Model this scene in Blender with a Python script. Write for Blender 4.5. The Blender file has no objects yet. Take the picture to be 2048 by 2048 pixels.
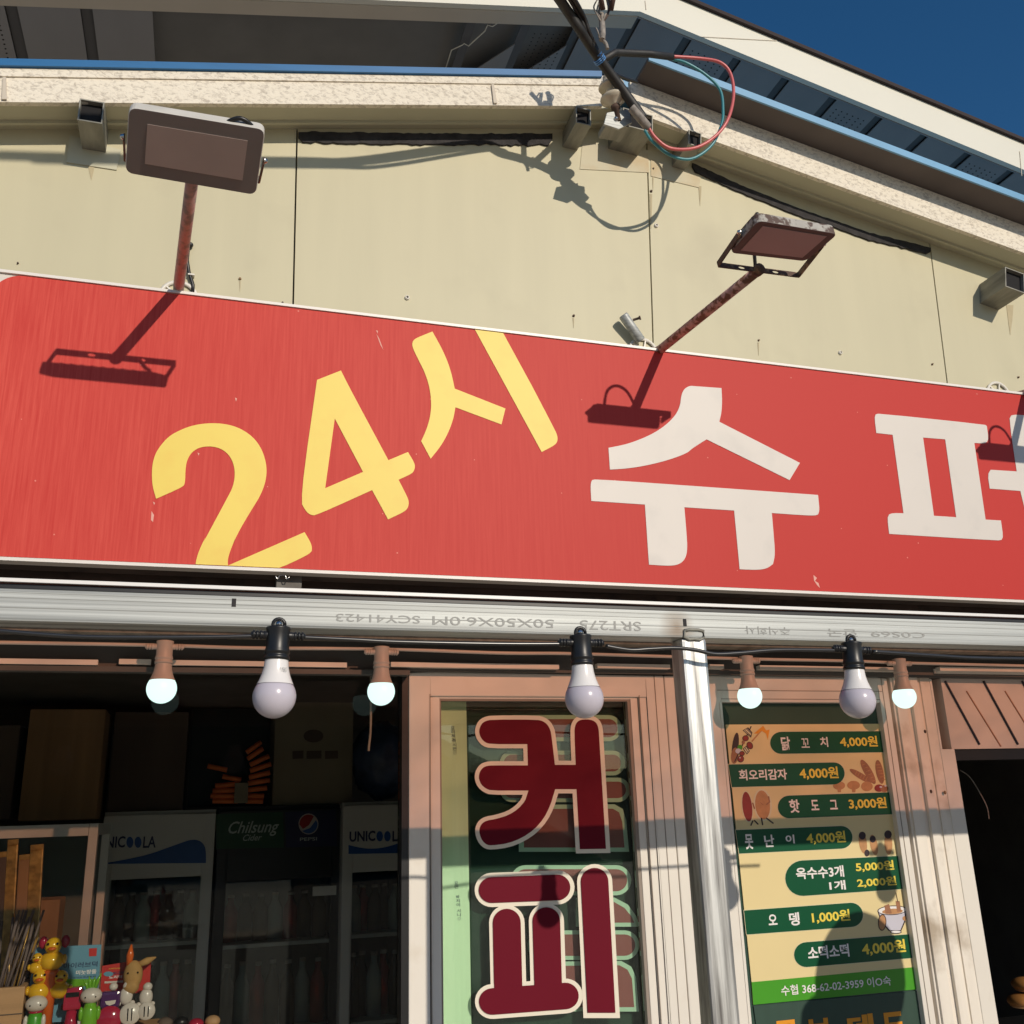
import bpy, bmesh, math, random
from mathutils import Vector, Matrix
from mathutils.geometry import tessellate_polygon
random.seed(7)
SC = bpy.context.scene
COL = SC.collection
R_ = math.radians

# ------------------------------------------------------------------ camera
F, CX, CY = 1933.0, 1024.0, 1024.0
EYE = Vector((0, 0, 1.55))
_x = Vector((7350 - CX, 1425 - CY, F)).normalized()
_z = Vector((828 - CX, -5200 - CY, F)); _z = (_z - _x * _x.dot(_z)).normalized()
_y = _z.cross(_x)
RIGHT = Vector((_x[0], _y[0], _z[0])); DOWN = Vector((_x[1], _y[1], _z[1])); FWD = Vector((_x[2], _y[2], _z[2]))
cam = bpy.data.cameras.new('camera'); co = bpy.data.objects.new('camera', cam); COL.objects.link(co)
m = Matrix.Identity(4)
for i in range(3):
    m[i][0], m[i][1], m[i][2], m[i][3] = RIGHT[i], -DOWN[i], -FWD[i], EYE[i]
co.matrix_world = m
cam.sensor_width = 36; cam.lens = 36 * F / 2048; cam.clip_start = 0.02; cam.clip_end = 600
SC.camera = co

# ------------------------------------------------------------------ light
SUN = Vector((-.342, 1, -.465))            # the way the light travels
world = bpy.data.worlds.new('World'); SC.world = world; world.use_nodes = True
nt = world.node_tree
sky = nt.nodes.new('ShaderNodeTexSky'); sky.sky_type = 'NISHITA'; sky.sun_disc = False
sky.sun_elevation = math.atan2(.465, math.hypot(.342, 1)); sky.sun_rotation = math.atan2(.342, -1)
sky.air_density = 1.0; sky.dust_density = .3; sky.ozone_density = 3.0
nt.nodes['Background'].inputs[1].default_value = 0.078
hs_ = nt.nodes.new('ShaderNodeHueSaturation'); hs_.inputs['Saturation'].default_value = 1.28   # the deep blue of a clear, dry day
nt.links.new(sky.outputs[0], hs_.inputs['Color']); nt.links.new(hs_.outputs[0], nt.nodes['Background'].inputs[0])
sl = bpy.data.lights.new('sun', 'SUN'); sl.energy = 2.9; sl.angle = R_(.5); sl.color = (1, .89, .745)
so = bpy.data.objects.new('sun', sl); COL.objects.link(so)
so.rotation_euler = SUN.to_track_quat('-Z', 'Y').to_euler(); so.location = (3, -8, 8)
SC.view_settings.view_transform = 'Standard'; SC.view_settings.look = 'None'
SC.view_settings.exposure = 0.08; SC.view_settings.gamma = 1

# ------------------------------------------------------------------ measuring helpers
def ray(px, py): return (RIGHT * ((px - CX) / F) + DOWN * ((py - CY) / F) + FWD)
def P(px, py, Y):                          # the point of the plane y = Y seen at a photo position
    d = ray(px, py); return EYE + d * (Y / d.y)
def on_plane(px, py, c, n):
    d = ray(px, py); return EYE + d * ((c - EYE).dot(n) / d.dot(n))
def meet(obj, sh, Ys):                     # where a thing hangs, from where it is seen and where its shadow falls
    s = P(sh[0], sh[1], Ys); d = ray(*obj).normalized(); u = -SUN.normalized()
    w = EYE - s; b = d.dot(u); dd = d.dot(w); e = u.dot(w); den = 1 - b * b
    return EYE + d * ((b * e - dd) / den)
def C4(x, y): return (x / 2.76, 500 + y / 2.76)
def C5(x, y): return (700 + x / 2.76, 500 + y / 2.76)
def C6(x, y): return (1348 + x / 2.76, 500 + y / 2.76)
def CC(x, y): return (850 + x / 2.982, 1400 + y / 2.982)
def CM(x, y): return (1400 + x / 4.3125, 1400 + y / 4.3125)
def CN(x, y): return (1400 + x / 4.3125, 1700 + y / 4.3125)

# ------------------------------------------------------------------ materials
def srgb(r, g, b):
    f = lambda c: (c / 255) / 12.92 if c <= 10 else ((c / 255 + .055) / 1.055) ** 2.4
    return (f(r), f(g), f(b))
def new_mat(name):
    m = bpy.data.materials.new(name); m.use_nodes = True
    return m, m.node_tree, m.node_tree.nodes['Principled BSDF']
def mat(name, col, rough=.6, metal=0, var=.06, scale=(8, 8, 8), bump=0, bscale=60, dirt=None, dscale=3, dlo=.55, dhi=.75, spec=.5, vscale=1.0, detail=4):
    m, t, b = new_mat(name)
    b.inputs['Roughness'].default_value = rough; b.inputs['Metallic'].default_value = metal
    b.inputs['Specular IOR Level'].default_value = spec
    tc = t.nodes.new('ShaderNodeTexCoord'); mp = t.nodes.new('ShaderNodeMapping'); mp.inputs['Scale'].default_value = scale
    t.links.new(tc.outputs['Object'], mp.inputs[0])
    n = t.nodes.new('ShaderNodeTexNoise'); n.inputs['Scale'].default_value = vscale; n.inputs['Detail'].default_value = detail
    t.links.new(mp.outputs[0], n.inputs['Vector'])
    mx = t.nodes.new('ShaderNodeMix'); mx.data_type = 'RGBA'
    mx.inputs[6].default_value = (*[max(0, c * (1 - 2 * var)) for c in col], 1)
    mx.inputs[7].default_value = (*[min(1, c * (1 + 2 * var)) for c in col], 1)
    t.links.new(n.outputs['Fac'], mx.inputs[0]); out = mx.outputs[2]
    if dirt:
        n2 = t.nodes.new('ShaderNodeTexNoise'); n2.inputs['Scale'].default_value = dscale; n2.inputs['Detail'].default_value = 8
        t.links.new(tc.outputs['Object'], n2.inputs['Vector'])
        mr = t.nodes.new('ShaderNodeMapRange'); mr.inputs[1].default_value = dlo; mr.inputs[2].default_value = dhi
        t.links.new(n2.outputs['Fac'], mr.inputs[0])
        m2 = t.nodes.new('ShaderNodeMix'); m2.data_type = 'RGBA'; m2.inputs[7].default_value = (*dirt, 1)
        t.links.new(mr.outputs[0], m2.inputs[0]); t.links.new(out, m2.inputs[6]); out = m2.outputs[2]
    t.links.new(out, b.inputs['Base Color'])
    if bump:
        n3 = t.nodes.new('ShaderNodeTexNoise'); n3.inputs['Scale'].default_value = bscale; n3.inputs['Detail'].default_value = 3
        t.links.new(tc.outputs['Object'], n3.inputs['Vector'])
        bp = t.nodes.new('ShaderNodeBump'); bp.inputs['Strength'].default_value = bump; bp.inputs['Distance'].default_value = .004
        t.links.new(n3.outputs['Fac'], bp.inputs['Height']); t.links.new(bp.outputs[0], b.inputs['Normal'])
    return m
def glass(name, tint, rough=.01, gloss=(1, 1, 1), ior=1.45):
    m, t, b = new_mat(name); t.nodes.remove(b)
    tr = t.nodes.new('ShaderNodeBsdfTransparent'); tr.inputs[0].default_value = (*tint, 1)
    gl = t.nodes.new('ShaderNodeBsdfGlossy'); gl.inputs['Roughness'].default_value = rough; gl.inputs[0].default_value = (*gloss, 1)
    fr = t.nodes.new('ShaderNodeFresnel'); fr.inputs[0].default_value = ior
    mx = t.nodes.new('ShaderNodeMixShader')
    t.links.new(fr.outputs[0], mx.inputs[0]); t.links.new(tr.outputs[0], mx.inputs[1]); t.links.new(gl.outputs[0], mx.inputs[2])
    t.links.new(mx.outputs[0], t.nodes['Material Output'].inputs[0]); return m
def emit(name, col, st):
    m, t, b = new_mat(name)
    b.inputs['Base Color'].default_value = (.12, .12, .12, 1); b.inputs['Emission Color'].default_value = (*col, 1)
    b.inputs['Emission Strength'].default_value = st; b.inputs['Roughness'].default_value = .4; return m
def stone_mat(name, c0, c1):
    m, t, b = new_mat(name); b.inputs['Roughness'].default_value = .85
    tc = t.nodes.new('ShaderNodeTexCoord'); mp = t.nodes.new('ShaderNodeMapping'); mp.inputs['Rotation'].default_value = (0, R_(35), 0); mp.inputs['Scale'].default_value = (45, 45, 75)
    t.links.new(tc.outputs['Object'], mp.inputs[0])
    n = t.nodes.new('ShaderNodeTexNoise'); n.inputs['Scale'].default_value = 1.6; n.inputs['Detail'].default_value = 5; n.inputs['Roughness'].default_value = .65; n.inputs['Distortion'].default_value = .6
    t.links.new(mp.outputs[0], n.inputs['Vector'])
    cr = t.nodes.new('ShaderNodeValToRGB'); cr.color_ramp.elements[0].position = .33; cr.color_ramp.elements[0].color = (*c0, 1)
    cr.color_ramp.elements[1].position = .52; cr.color_ramp.elements[1].color = (*c1, 1)
    t.links.new(n.outputs['Fac'], cr.inputs[0]); t.links.new(cr.outputs[0], b.inputs['Base Color'])
    bp = t.nodes.new('ShaderNodeBump'); bp.inputs['Strength'].default_value = .55; bp.inputs['Distance'].default_value = .004
    t.links.new(n.outputs['Fac'], bp.inputs['Height']); t.links.new(bp.outputs[0], b.inputs['Normal']); return m
def streak_mat(name, col, dark, rough, metal, axis_scale, lo=.35, hi=.7, bump=.1, scorch=None):
    m, t, b = new_mat(name); b.inputs['Metallic'].default_value = metal; b.inputs['Roughness'].default_value = rough
    tc = t.nodes.new('ShaderNodeTexCoord'); mp = t.nodes.new('ShaderNodeMapping'); mp.inputs['Scale'].default_value = axis_scale
    t.links.new(tc.outputs['Object'], mp.inputs[0])
    n = t.nodes.new('ShaderNodeTexNoise'); n.inputs['Scale'].default_value = 1; n.inputs['Detail'].default_value = 6; n.inputs['Roughness'].default_value = .62
    t.links.new(mp.outputs[0], n.inputs['Vector'])
    cr = t.nodes.new('ShaderNodeValToRGB'); cr.color_ramp.elements[0].position = lo; cr.color_ramp.elements[0].color = (*dark, 1)
    cr.color_ramp.elements[1].position = hi; cr.color_ramp.elements[1].color = (*col, 1)
    t.links.new(n.outputs['Fac'], cr.inputs[0]); out = cr.outputs[0]
    if scorch:                              # weld burn: a round stain on the metal
        c, r, k = scorch
        vd = t.nodes.new('ShaderNodeVectorMath'); vd.operation = 'DISTANCE'; vd.inputs[1].default_value = c
        t.links.new(tc.outputs['Object'], vd.inputs[0])
        ad = t.nodes.new('ShaderNodeMath'); ad.operation = 'MULTIPLY_ADD'; ad.inputs[1].default_value = r * .9
        t.links.new(n.outputs['Fac'], ad.inputs[0]); t.links.new(vd.outputs['Value'], ad.inputs[2])
        mr = t.nodes.new('ShaderNodeMapRange'); mr.inputs[1].default_value = r * .5; mr.inputs[2].default_value = r * 1.5; mr.inputs[3].default_value = .8; mr.inputs[4].default_value = 0
        t.links.new(ad.outputs[0], mr.inputs[0])
        m2 = t.nodes.new('ShaderNodeMix'); m2.data_type = 'RGBA'; m2.inputs[7].default_value = (*k, 1)
        t.links.new(mr.outputs[0], m2.inputs[0]); t.links.new(out, m2.inputs[6]); out = m2.outputs[2]
    t.links.new(out, b.inputs['Base Color'])
    bp = t.nodes.new('ShaderNodeBump'); bp.inputs['Strength'].default_value = bump; bp.inputs['Distance'].default_value = .002
    t.links.new(n.outputs['Fac'], bp.inputs['Height']); t.links.new(bp.outputs[0], b.inputs['Normal']); return m

M = {}
M['wall'] = mat('cream panel', (.585, .54, .37), .5, spec=.3, var=.035, scale=(14, 14, 1.1), dirt=(.51, .465, .32), dscale=4, dlo=.56, dhi=.85, bump=.12, bscale=2.2)
M['wall_stained'] = mat('stained flashing', (.56, .51, .36), .6, var=.05, scale=(6, 6, 2), dirt=(.50, .34, .15), dscale=9, dlo=.48, dhi=.78)
M['rust_run'] = mat('faint rust run', (.47, .40, .25), .7, var=.12, scale=(40, 40, 12))
M['soffit'] = mat('cream soffit', (.56, .54, .40), .5, var=.03)
M['stone'] = stone_mat('textured fascia', (.54, .48, .40), (.88, .81, .68))
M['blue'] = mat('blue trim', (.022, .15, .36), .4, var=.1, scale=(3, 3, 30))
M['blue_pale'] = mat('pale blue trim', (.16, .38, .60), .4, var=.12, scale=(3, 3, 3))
M['roof_grey'] = mat('grey roof sheet', (.50, .47, .42), .6, var=.1)
M['tar'] = mat('black sealant', (.03, .027, .028), .85, var=.5, scale=(40, 40, 40), bump=.8, bscale=70)
M['galv'] = streak_mat('galvanised tube', (.62, .62, .57), (.36, .36, .33), .5, .25, (1.2, 40, 60), scorch=None)
M['galv_post'] = streak_mat('galvanised post', (.80, .80, .77), (.22, .21, .20), .40, .8, (75, 40, 3.2), .34, .6, .3)
M['purlin'] = streak_mat('dull zinc tube', (.36, .35, .30), (.21, .205, .175), .6, .2, (30, 6, 30))
M['dark_in'] = mat('dark hollow', (.012, .011, .012), .9)
M['roofwhite'] = mat('pale fascia paint', (.76, .74, .64), .4, var=.03, scale=(2, 2, 2))
M['roofedge'] = mat('beige channel', (.62, .55, .45), .6, var=.04)
M['roofdark'] = mat('black roof edge', (.03, .018, .018), .8)
M['soff_dark'] = mat('grey vinyl soffit', (.29, .285, .29), .5, var=.08, scale=(6, 2, 6))
M['soff_groove'] = mat('soffit groove', (.12, .118, .12), .6, var=.1)
M['soff_hole'] = mat('soffit perforation', (.012, .012, .014), .8)
M['attic'] = mat('attic board', (.20, .195, .185), .8, var=.1)
M['underlay'] = mat('grey roof underside', (.13, .11, .10), .8, var=.12)
M['brownedge'] = mat('rusty brown trim', (.10, .055, .04), .8, var=.3, scale=(20, 20, 20))

def sign_mat(name, col, paler, blotch):
    m, t, b = new_mat(name); b.inputs['Roughness'].default_value = .55; b.inputs['Specular IOR Level'].default_value = .22
    tc = t.nodes.new('ShaderNodeTexCoord'); mp = t.nodes.new('ShaderNodeMapping'); mp.inputs['Scale'].default_value = (150, 1, 5)
    t.links.new(tc.outputs['Object'], mp.inputs[0])
    n = t.nodes.new('ShaderNodeTexNoise'); n.inputs['Scale'].default_value = 1; n.inputs['Detail'].default_value = 5; n.inputs['Roughness'].default_value = .7
    t.links.new(mp.outputs[0], n.inputs['Vector'])
    n2 = t.nodes.new('ShaderNodeTexNoise'); n2.inputs['Scale'].default_value = 1.6; n2.inputs['Detail'].default_value = 6
    t.links.new(tc.outputs['Object'], n2.inputs['Vector'])
    mx = t.nodes.new('ShaderNodeMix'); mx.data_type = 'RGBA'; mx.inputs[6].default_value = (*col, 1); mx.inputs[7].default_value = (*paler, 1)
    ad = t.nodes.new('ShaderNodeMath'); ad.operation = 'MULTIPLY'; ad.use_clamp = True
    mr = t.nodes.new('ShaderNodeMapRange'); mr.inputs[1].default_value = .3; mr.inputs[2].default_value = .75; mr.inputs[4].default_value = .9
    t.links.new(n.outputs['Fac'], mr.inputs[0])
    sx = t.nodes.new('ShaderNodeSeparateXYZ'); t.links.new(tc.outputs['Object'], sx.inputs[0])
    gx = t.nodes.new('ShaderNodeMapRange'); gx.inputs[1].default_value = -1.8; gx.inputs[2].default_value = .6; gx.inputs[3].default_value = 1.05; gx.inputs[4].default_value = .02   # lighter red towards the left end
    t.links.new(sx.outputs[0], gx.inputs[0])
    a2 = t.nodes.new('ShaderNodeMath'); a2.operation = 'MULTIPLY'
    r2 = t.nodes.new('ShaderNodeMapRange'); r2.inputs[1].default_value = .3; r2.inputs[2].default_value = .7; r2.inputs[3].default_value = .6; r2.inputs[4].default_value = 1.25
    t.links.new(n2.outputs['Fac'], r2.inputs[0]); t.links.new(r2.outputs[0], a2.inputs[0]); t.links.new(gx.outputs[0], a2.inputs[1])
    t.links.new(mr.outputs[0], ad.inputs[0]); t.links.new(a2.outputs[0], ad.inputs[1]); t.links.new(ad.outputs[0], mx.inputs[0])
    v = t.nodes.new('ShaderNodeTexVoronoi'); v.inputs['Scale'].default_value = 17; v.inputs['Randomness'].default_value = 1; t.links.new(tc.outputs['Object'], v.inputs['Vector'])
    lt = t.nodes.new('ShaderNodeMath'); lt.operation = 'LESS_THAN'; lt.inputs[1].default_value = .035; t.links.new(v.outputs['Distance'], lt.inputs[0])
    m2 = t.nodes.new('ShaderNodeMix'); m2.data_type = 'RGBA'; m2.inputs[7].default_value = (*blotch, 1)
    ml = t.nodes.new('ShaderNodeMath'); ml.operation = 'MULTIPLY'; ml.inputs[1].default_value = .6; t.links.new(lt.outputs[0], ml.inputs[0])
    t.links.new(ml.outputs[0], m2.inputs[0]); t.links.new(mx.outputs[2], m2.inputs[6]); t.links.new(m2.outputs[2], b.inputs['Base Color'])
    bp = t.nodes.new('ShaderNodeBump'); bp.inputs['Strength'].default_value = .12; bp.inputs['Distance'].default_value = .001
    t.links.new(n.outputs['Fac'], bp.inputs['Height']); t.links.new(bp.outputs[0], b.inputs['Normal']); return m
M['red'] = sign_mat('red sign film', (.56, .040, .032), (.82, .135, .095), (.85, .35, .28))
M['yellow'] = mat('yellow vinyl', (.87, .665, .115), .5, var=.03, scale=(4, 4, 4), dirt=(.86, .60, .10), dscale=14, dlo=.5, dhi=.8)
M['white_v'] = mat('white vinyl', (.71, .66, .60), .5, var=.03, scale=(4, 4, 4), dirt=(.64, .60, .55), dscale=9)
M['scuff'] = mat('scuffed film', (.82, .42, .34), .7)
M['signframe'] = mat('white sign frame', (.82, .78, .72), .4, var=.03)
M['signunder'] = mat('grey sign underside', (.16, .15, .135), .7, var=.2, scale=(10, 10, 10), dirt=(.08, .06, .05), dscale=12)
M['oldwood'] = mat('weathered board', (.075, .05, .042), .85, var=.5, scale=(4, 10, 40), dirt=(.025, .018, .018), dscale=15)
M['whitestrip'] = mat('white strip', (.85, .83, .80), .35, var=.02)
M['pipe'] = mat('weathered red pipe', (.60, .36, .32), .6, var=.3, scale=(40, 40, 40), dirt=(.30, .24, .21), dscale=40, dlo=.45, dhi=.6)
M['pipe_rust'] = mat('rust flaked pipe', (.56, .34, .29), .75, var=.35, scale=(40, 40, 40), dirt=(.20, .095, .06), dscale=60, dlo=.47, dhi=.56)
M['lamp_body'] = mat('lamp housing', (.62, .60, .55), .5, var=.1, scale=(20, 20, 20))
M['lamp_body_old'] = mat('chipped lamp housing', (.42, .40, .36), .6, var=.2, scale=(30, 30, 30), dirt=(.10, .06, .045), dscale=45, dlo=.48, dhi=.55)
M['lamp_face'] = mat('brown lamp face', (.20, .175, .165), .5, var=.08)
M['lamp_lens'] = mat('frosted lens', (.41, .325, .295), .55, var=.06, scale=(10, 10, 10))
M['lamp_face_old'] = mat('dark lamp face', (.13, .09, .082), .5, var=.08)
M['lamp_lens_old'] = mat('worn lens', (.42, .29, .28), .5, var=.08)
M['rust'] = mat('rusty bracket', (.10, .06, .045), .75, var=.4, scale=(50, 50, 50), dirt=(.30, .20, .11), dscale=40, dlo=.52, dhi=.62)
M['flange'] = mat('cream flange', (.78, .74, .66), .45, var=.03)
M['black'] = mat('black rubber', (.014, .014, .015), .38, var=.15)
M['cable'] = mat('black cable', (.018, .018, .019), .28, var=.2, spec=.8)
M['cable_old'] = mat('dusty black cable', (.022, .021, .02), .55, var=.5, scale=(30, 30, 30))
M['bulb_white'] = mat('white bulb base', (.82, .79, .77), .25, var=.01)
M['bulb_globe'] = mat('frosted bulb globe', (.57, .53, .60), .22, var=.01)
M['metal'] = mat('bright screw', (.6, .6, .6), .25, 1)
M['lit_base'] = mat('beige bulb holder', (.62, .56, .50), .45, var=.02)
M['lit'] = emit('glowing globe', (.72, 1.0, .93), 1.12)
M['pvc'] = mat('cream frame', (.80, .755, .68), .4, var=.03, scale=(3, 3, 6), dirt=(.70, .63, .53), dscale=14, dlo=.6, dhi=.9)
M['pvc_line'] = mat('frame joint', (.30, .25, .21), .7)
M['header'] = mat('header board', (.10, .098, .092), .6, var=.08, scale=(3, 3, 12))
M['stained_wood'] = mat('stained timber', (.84, .78, .69), .6, var=.08, scale=(25, 25, 2), dirt=(.46, .38, .29), dscale=7, dlo=.53, dhi=.7)
M['pink_panel'] = mat('pale ridged panel', (.72, .64, .58), .35, var=.03)
M['groove'] = mat('dark groove', (.012, .012, .03), .5)
M['glass_shop'] = glass('tinted shop glass', (.84, .85, .83), ior=1.18)
M['glass_fridge'] = glass('fridge door glass', (.90, .92, .90), .03, ior=1.5)
M['glass_green'] = glass('greenish glass', (.88, .96, .90))
M['glass_dark'] = mat('dark green film', (.055, .10, .078), .06, var=.1, scale=(3, 3, 3))
M['sheet'] = None
M['maroon'] = mat('maroon vinyl', (.145, .005, .017), .6, spec=.12, var=.04, scale=(3, 3, 3))
M['cream_v'] = mat('cream vinyl', (.82, .75, .62), .5, var=.02)
M['ghost_red'] = mat('back maroon', (.30, .065, .07), .6, var=.05)
M['ghost_line'] = mat('back outline', (.52, .62, .52), .6, var=.05)
M['palegreen'] = mat('pale green stile', (.74, .80, .62), .5, var=.03)
M['menu_cream'] = mat('menu cream', (.80, .655, .34), .35, var=.02)
M['menu_green'] = mat('menu dark green', (.003, .085, .034), .3, var=.04)
M['menu_lime'] = mat('menu bright green', (.07, .34, .025), .3, var=.03)
M['menu_edge'] = mat('menu pale edge', (.75, .68, .45), .4)
M['txt_white'] = mat('white print', (.86, .82, .80), .4, var=.01)
M['txt_yellow'] = mat('yellow print', (.85, .66, .08), .4, var=.02)
M['txt_orange'] = mat('orange print', (.80, .32, .02), .4, var=.02)
M['txt_navy'] = mat('navy print', (.02, .03, .10), .5)
M['txt_grey'] = mat('grey ink', (.33, .33, .31), .6)
M['print_brown'] = mat('brown print', (.36, .16, .08), .4, var=.25, scale=(60, 60, 60))
M['print_tan'] = mat('tan print', (.52, .26, .11), .4, var=.15, scale=(60, 60, 60))
M['print_red'] = mat('sausage red print', (.28, .03, .025), .4, var=.15, scale=(60, 60, 60))
M['print_dark'] = mat('dark print', (.035, .015, .02), .5)
M['print_grey'] = mat('lavender print', (.60, .58, .66), .5)
M['concrete'] = mat('concrete paving', (.48, .41, .31), .85, var=.15, scale=(1, 1, 1), bump=.3, bscale=30)
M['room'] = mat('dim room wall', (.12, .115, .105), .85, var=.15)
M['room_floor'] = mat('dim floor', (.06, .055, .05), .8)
M['card'] = mat('brown cardboard', (.36, .21, .10), .8, var=.22, scale=(18, 18, 1.2))
M['card_dark'] = mat('dark cardboard', (.12, .085, .065), .8, var=.15, scale=(8, 8, 2))
M['card_grey'] = mat('greyish carton', (.30, .26, .18), .8, var=.08)
M['bag'] = mat('navy plastic bag', (.05, .08, .16), .35, var=.5, scale=(14, 14, 14), bump=.6, bscale=25)
M['orange'] = mat('orange stick', (.95, .22, .06), .5, var=.1)
M['fr_white'] = mat('white fridge', (.68, .68, .64), .3, var=.03)
M['fr_black'] = mat('black fridge', (.012, .012, .013), .35)
M['fr_in'] = mat('fridge inside', (.16, .18, .17), .6)
M['fr_green'] = mat('green header', (.006, .06, .02), .4)
M['fr_navy'] = mat('navy header', (.01, .012, .06), .4)
M['fr_blue'] = mat('blue wave', (.02, .10, .34), .4)
M['shelf'] = mat('wire shelf', (.75, .77, .73), .4)
M['bottle'] = mat('dark bottle', (.10, .075, .05), .06)
M['can_red'] = mat('red can', (.50, .04, .03), .2, .4)
M['can_pale'] = mat('pale bottle', (.55, .62, .58), .15)
M['pine'] = mat('pine crate', (.50, .29, .14), .6, var=.18, scale=(3, 3, 40))
M['stick'] = mat('grey stick', (.14, .10, .09), .7, var=.2, scale=(30, 30, 30))
M['gold'] = mat('gold wrapper', (.42, .24, .06), .25, .3, var=.6, scale=(60, 60, 60))
M['duck'] = mat('yellow plastic', (.75, .42, .02), .15, var=.02)
M['beak'] = mat('orange plastic', (.62, .12, .02), .15)
M['eye'] = mat('black bead', (.01, .01, .01), .1)
M['toy_white'] = mat('white plastic', (.62, .56, .50), .25)
M['toy_green'] = mat('green plastic', (.16, .42, .03), .15)
M['toy_red'] = mat('crimson plastic', (.38, .02, .05), .12)
M['toy_purple'] = mat('purple plastic', (.07, .02, .10), .2)
M['card_blue'] = mat('blue display card', (.13, .30, .40), .4, var=.04)
M['card_red'] = mat('red display card', (.50, .03, .025), .4, var=.05)
M['giraffe'] = mat('tan soft toy', (.42, .24, .08), .8, var=.15, scale=(50, 50, 50))
M['tray'] = mat('grey tray', (.16, .14, .13), .5)
M['bread'] = mat('golden bread', (.40, .18, .05), .5, var=.3, scale=(20, 20, 20))
M['steel'] = mat('steel pot', (.5, .5, .5), .25, .9)
M['porcelain'] = mat('porcelain', (.62, .55, .43), .18, var=.08, scale=(20, 20, 20))
M['wire_red'] = mat('pink red wire', (.62, .13, .13), .35, var=.06)
M['wire_teal'] = mat('teal wire', (.05, .26, .30), .35, var=.06)
M['tie_blue'] = mat('blue wire tie', (.10, .28, .62), .35)
M['rag'] = mat('grey wrapped wire', (.28, .25, .22), .7, var=.4, scale=(80, 80, 80))
M['hair'] = mat('dark hood', (.03, .03, .035), .8)
M['cloth'] = mat('dark jacket', (.05, .055, .07), .8)
def sheet_mat():
    m, t, b = new_mat('brown awning sheet'); t.nodes.remove(b)
    tr = t.nodes.new('ShaderNodeBsdfTransparent'); tr.inputs[0].default_value = (.77, .54, .445, 1)
    df = t.nodes.new('ShaderNodeBsdfDiffuse'); df.inputs[0].default_value = (.16, .10, .085, 1)
    tl = t.nodes.new('ShaderNodeBsdfTranslucent'); tl.inputs[0].default_value = (.30, .18, .15, 1)
    tc = t.nodes.new('ShaderNodeTexCoord'); n = t.nodes.new('ShaderNodeTexNoise'); n.inputs['Scale'].default_value = 7; n.inputs['Detail'].default_value = 6
    t.links.new(tc.outputs['Object'], n.inputs['Vector'])
    mr = t.nodes.new('ShaderNodeMapRange'); mr.inputs[1].default_value = .4; mr.inputs[2].default_value = .8; mr.inputs[3].default_value = .05; mr.inputs[4].default_value = .28
    t.links.new(n.outputs['Fac'], mr.inputs[0])
    a = t.nodes.new('ShaderNodeMixShader'); a.inputs[0].default_value = .5; t.links.new(df.outputs[0], a.inputs[1]); t.links.new(tl.outputs[0], a.inputs[2])
    c = t.nodes.new('ShaderNodeMixShader'); t.links.new(mr.outputs[0], c.inputs[0]); t.links.new(tr.outputs[0], c.inputs[1]); t.links.new(a.outputs[0], c.inputs[2])
    t.links.new(c.outputs[0], t.nodes['Material Output'].inputs[0]); return m
M['sheet'] = sheet_mat()

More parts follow.
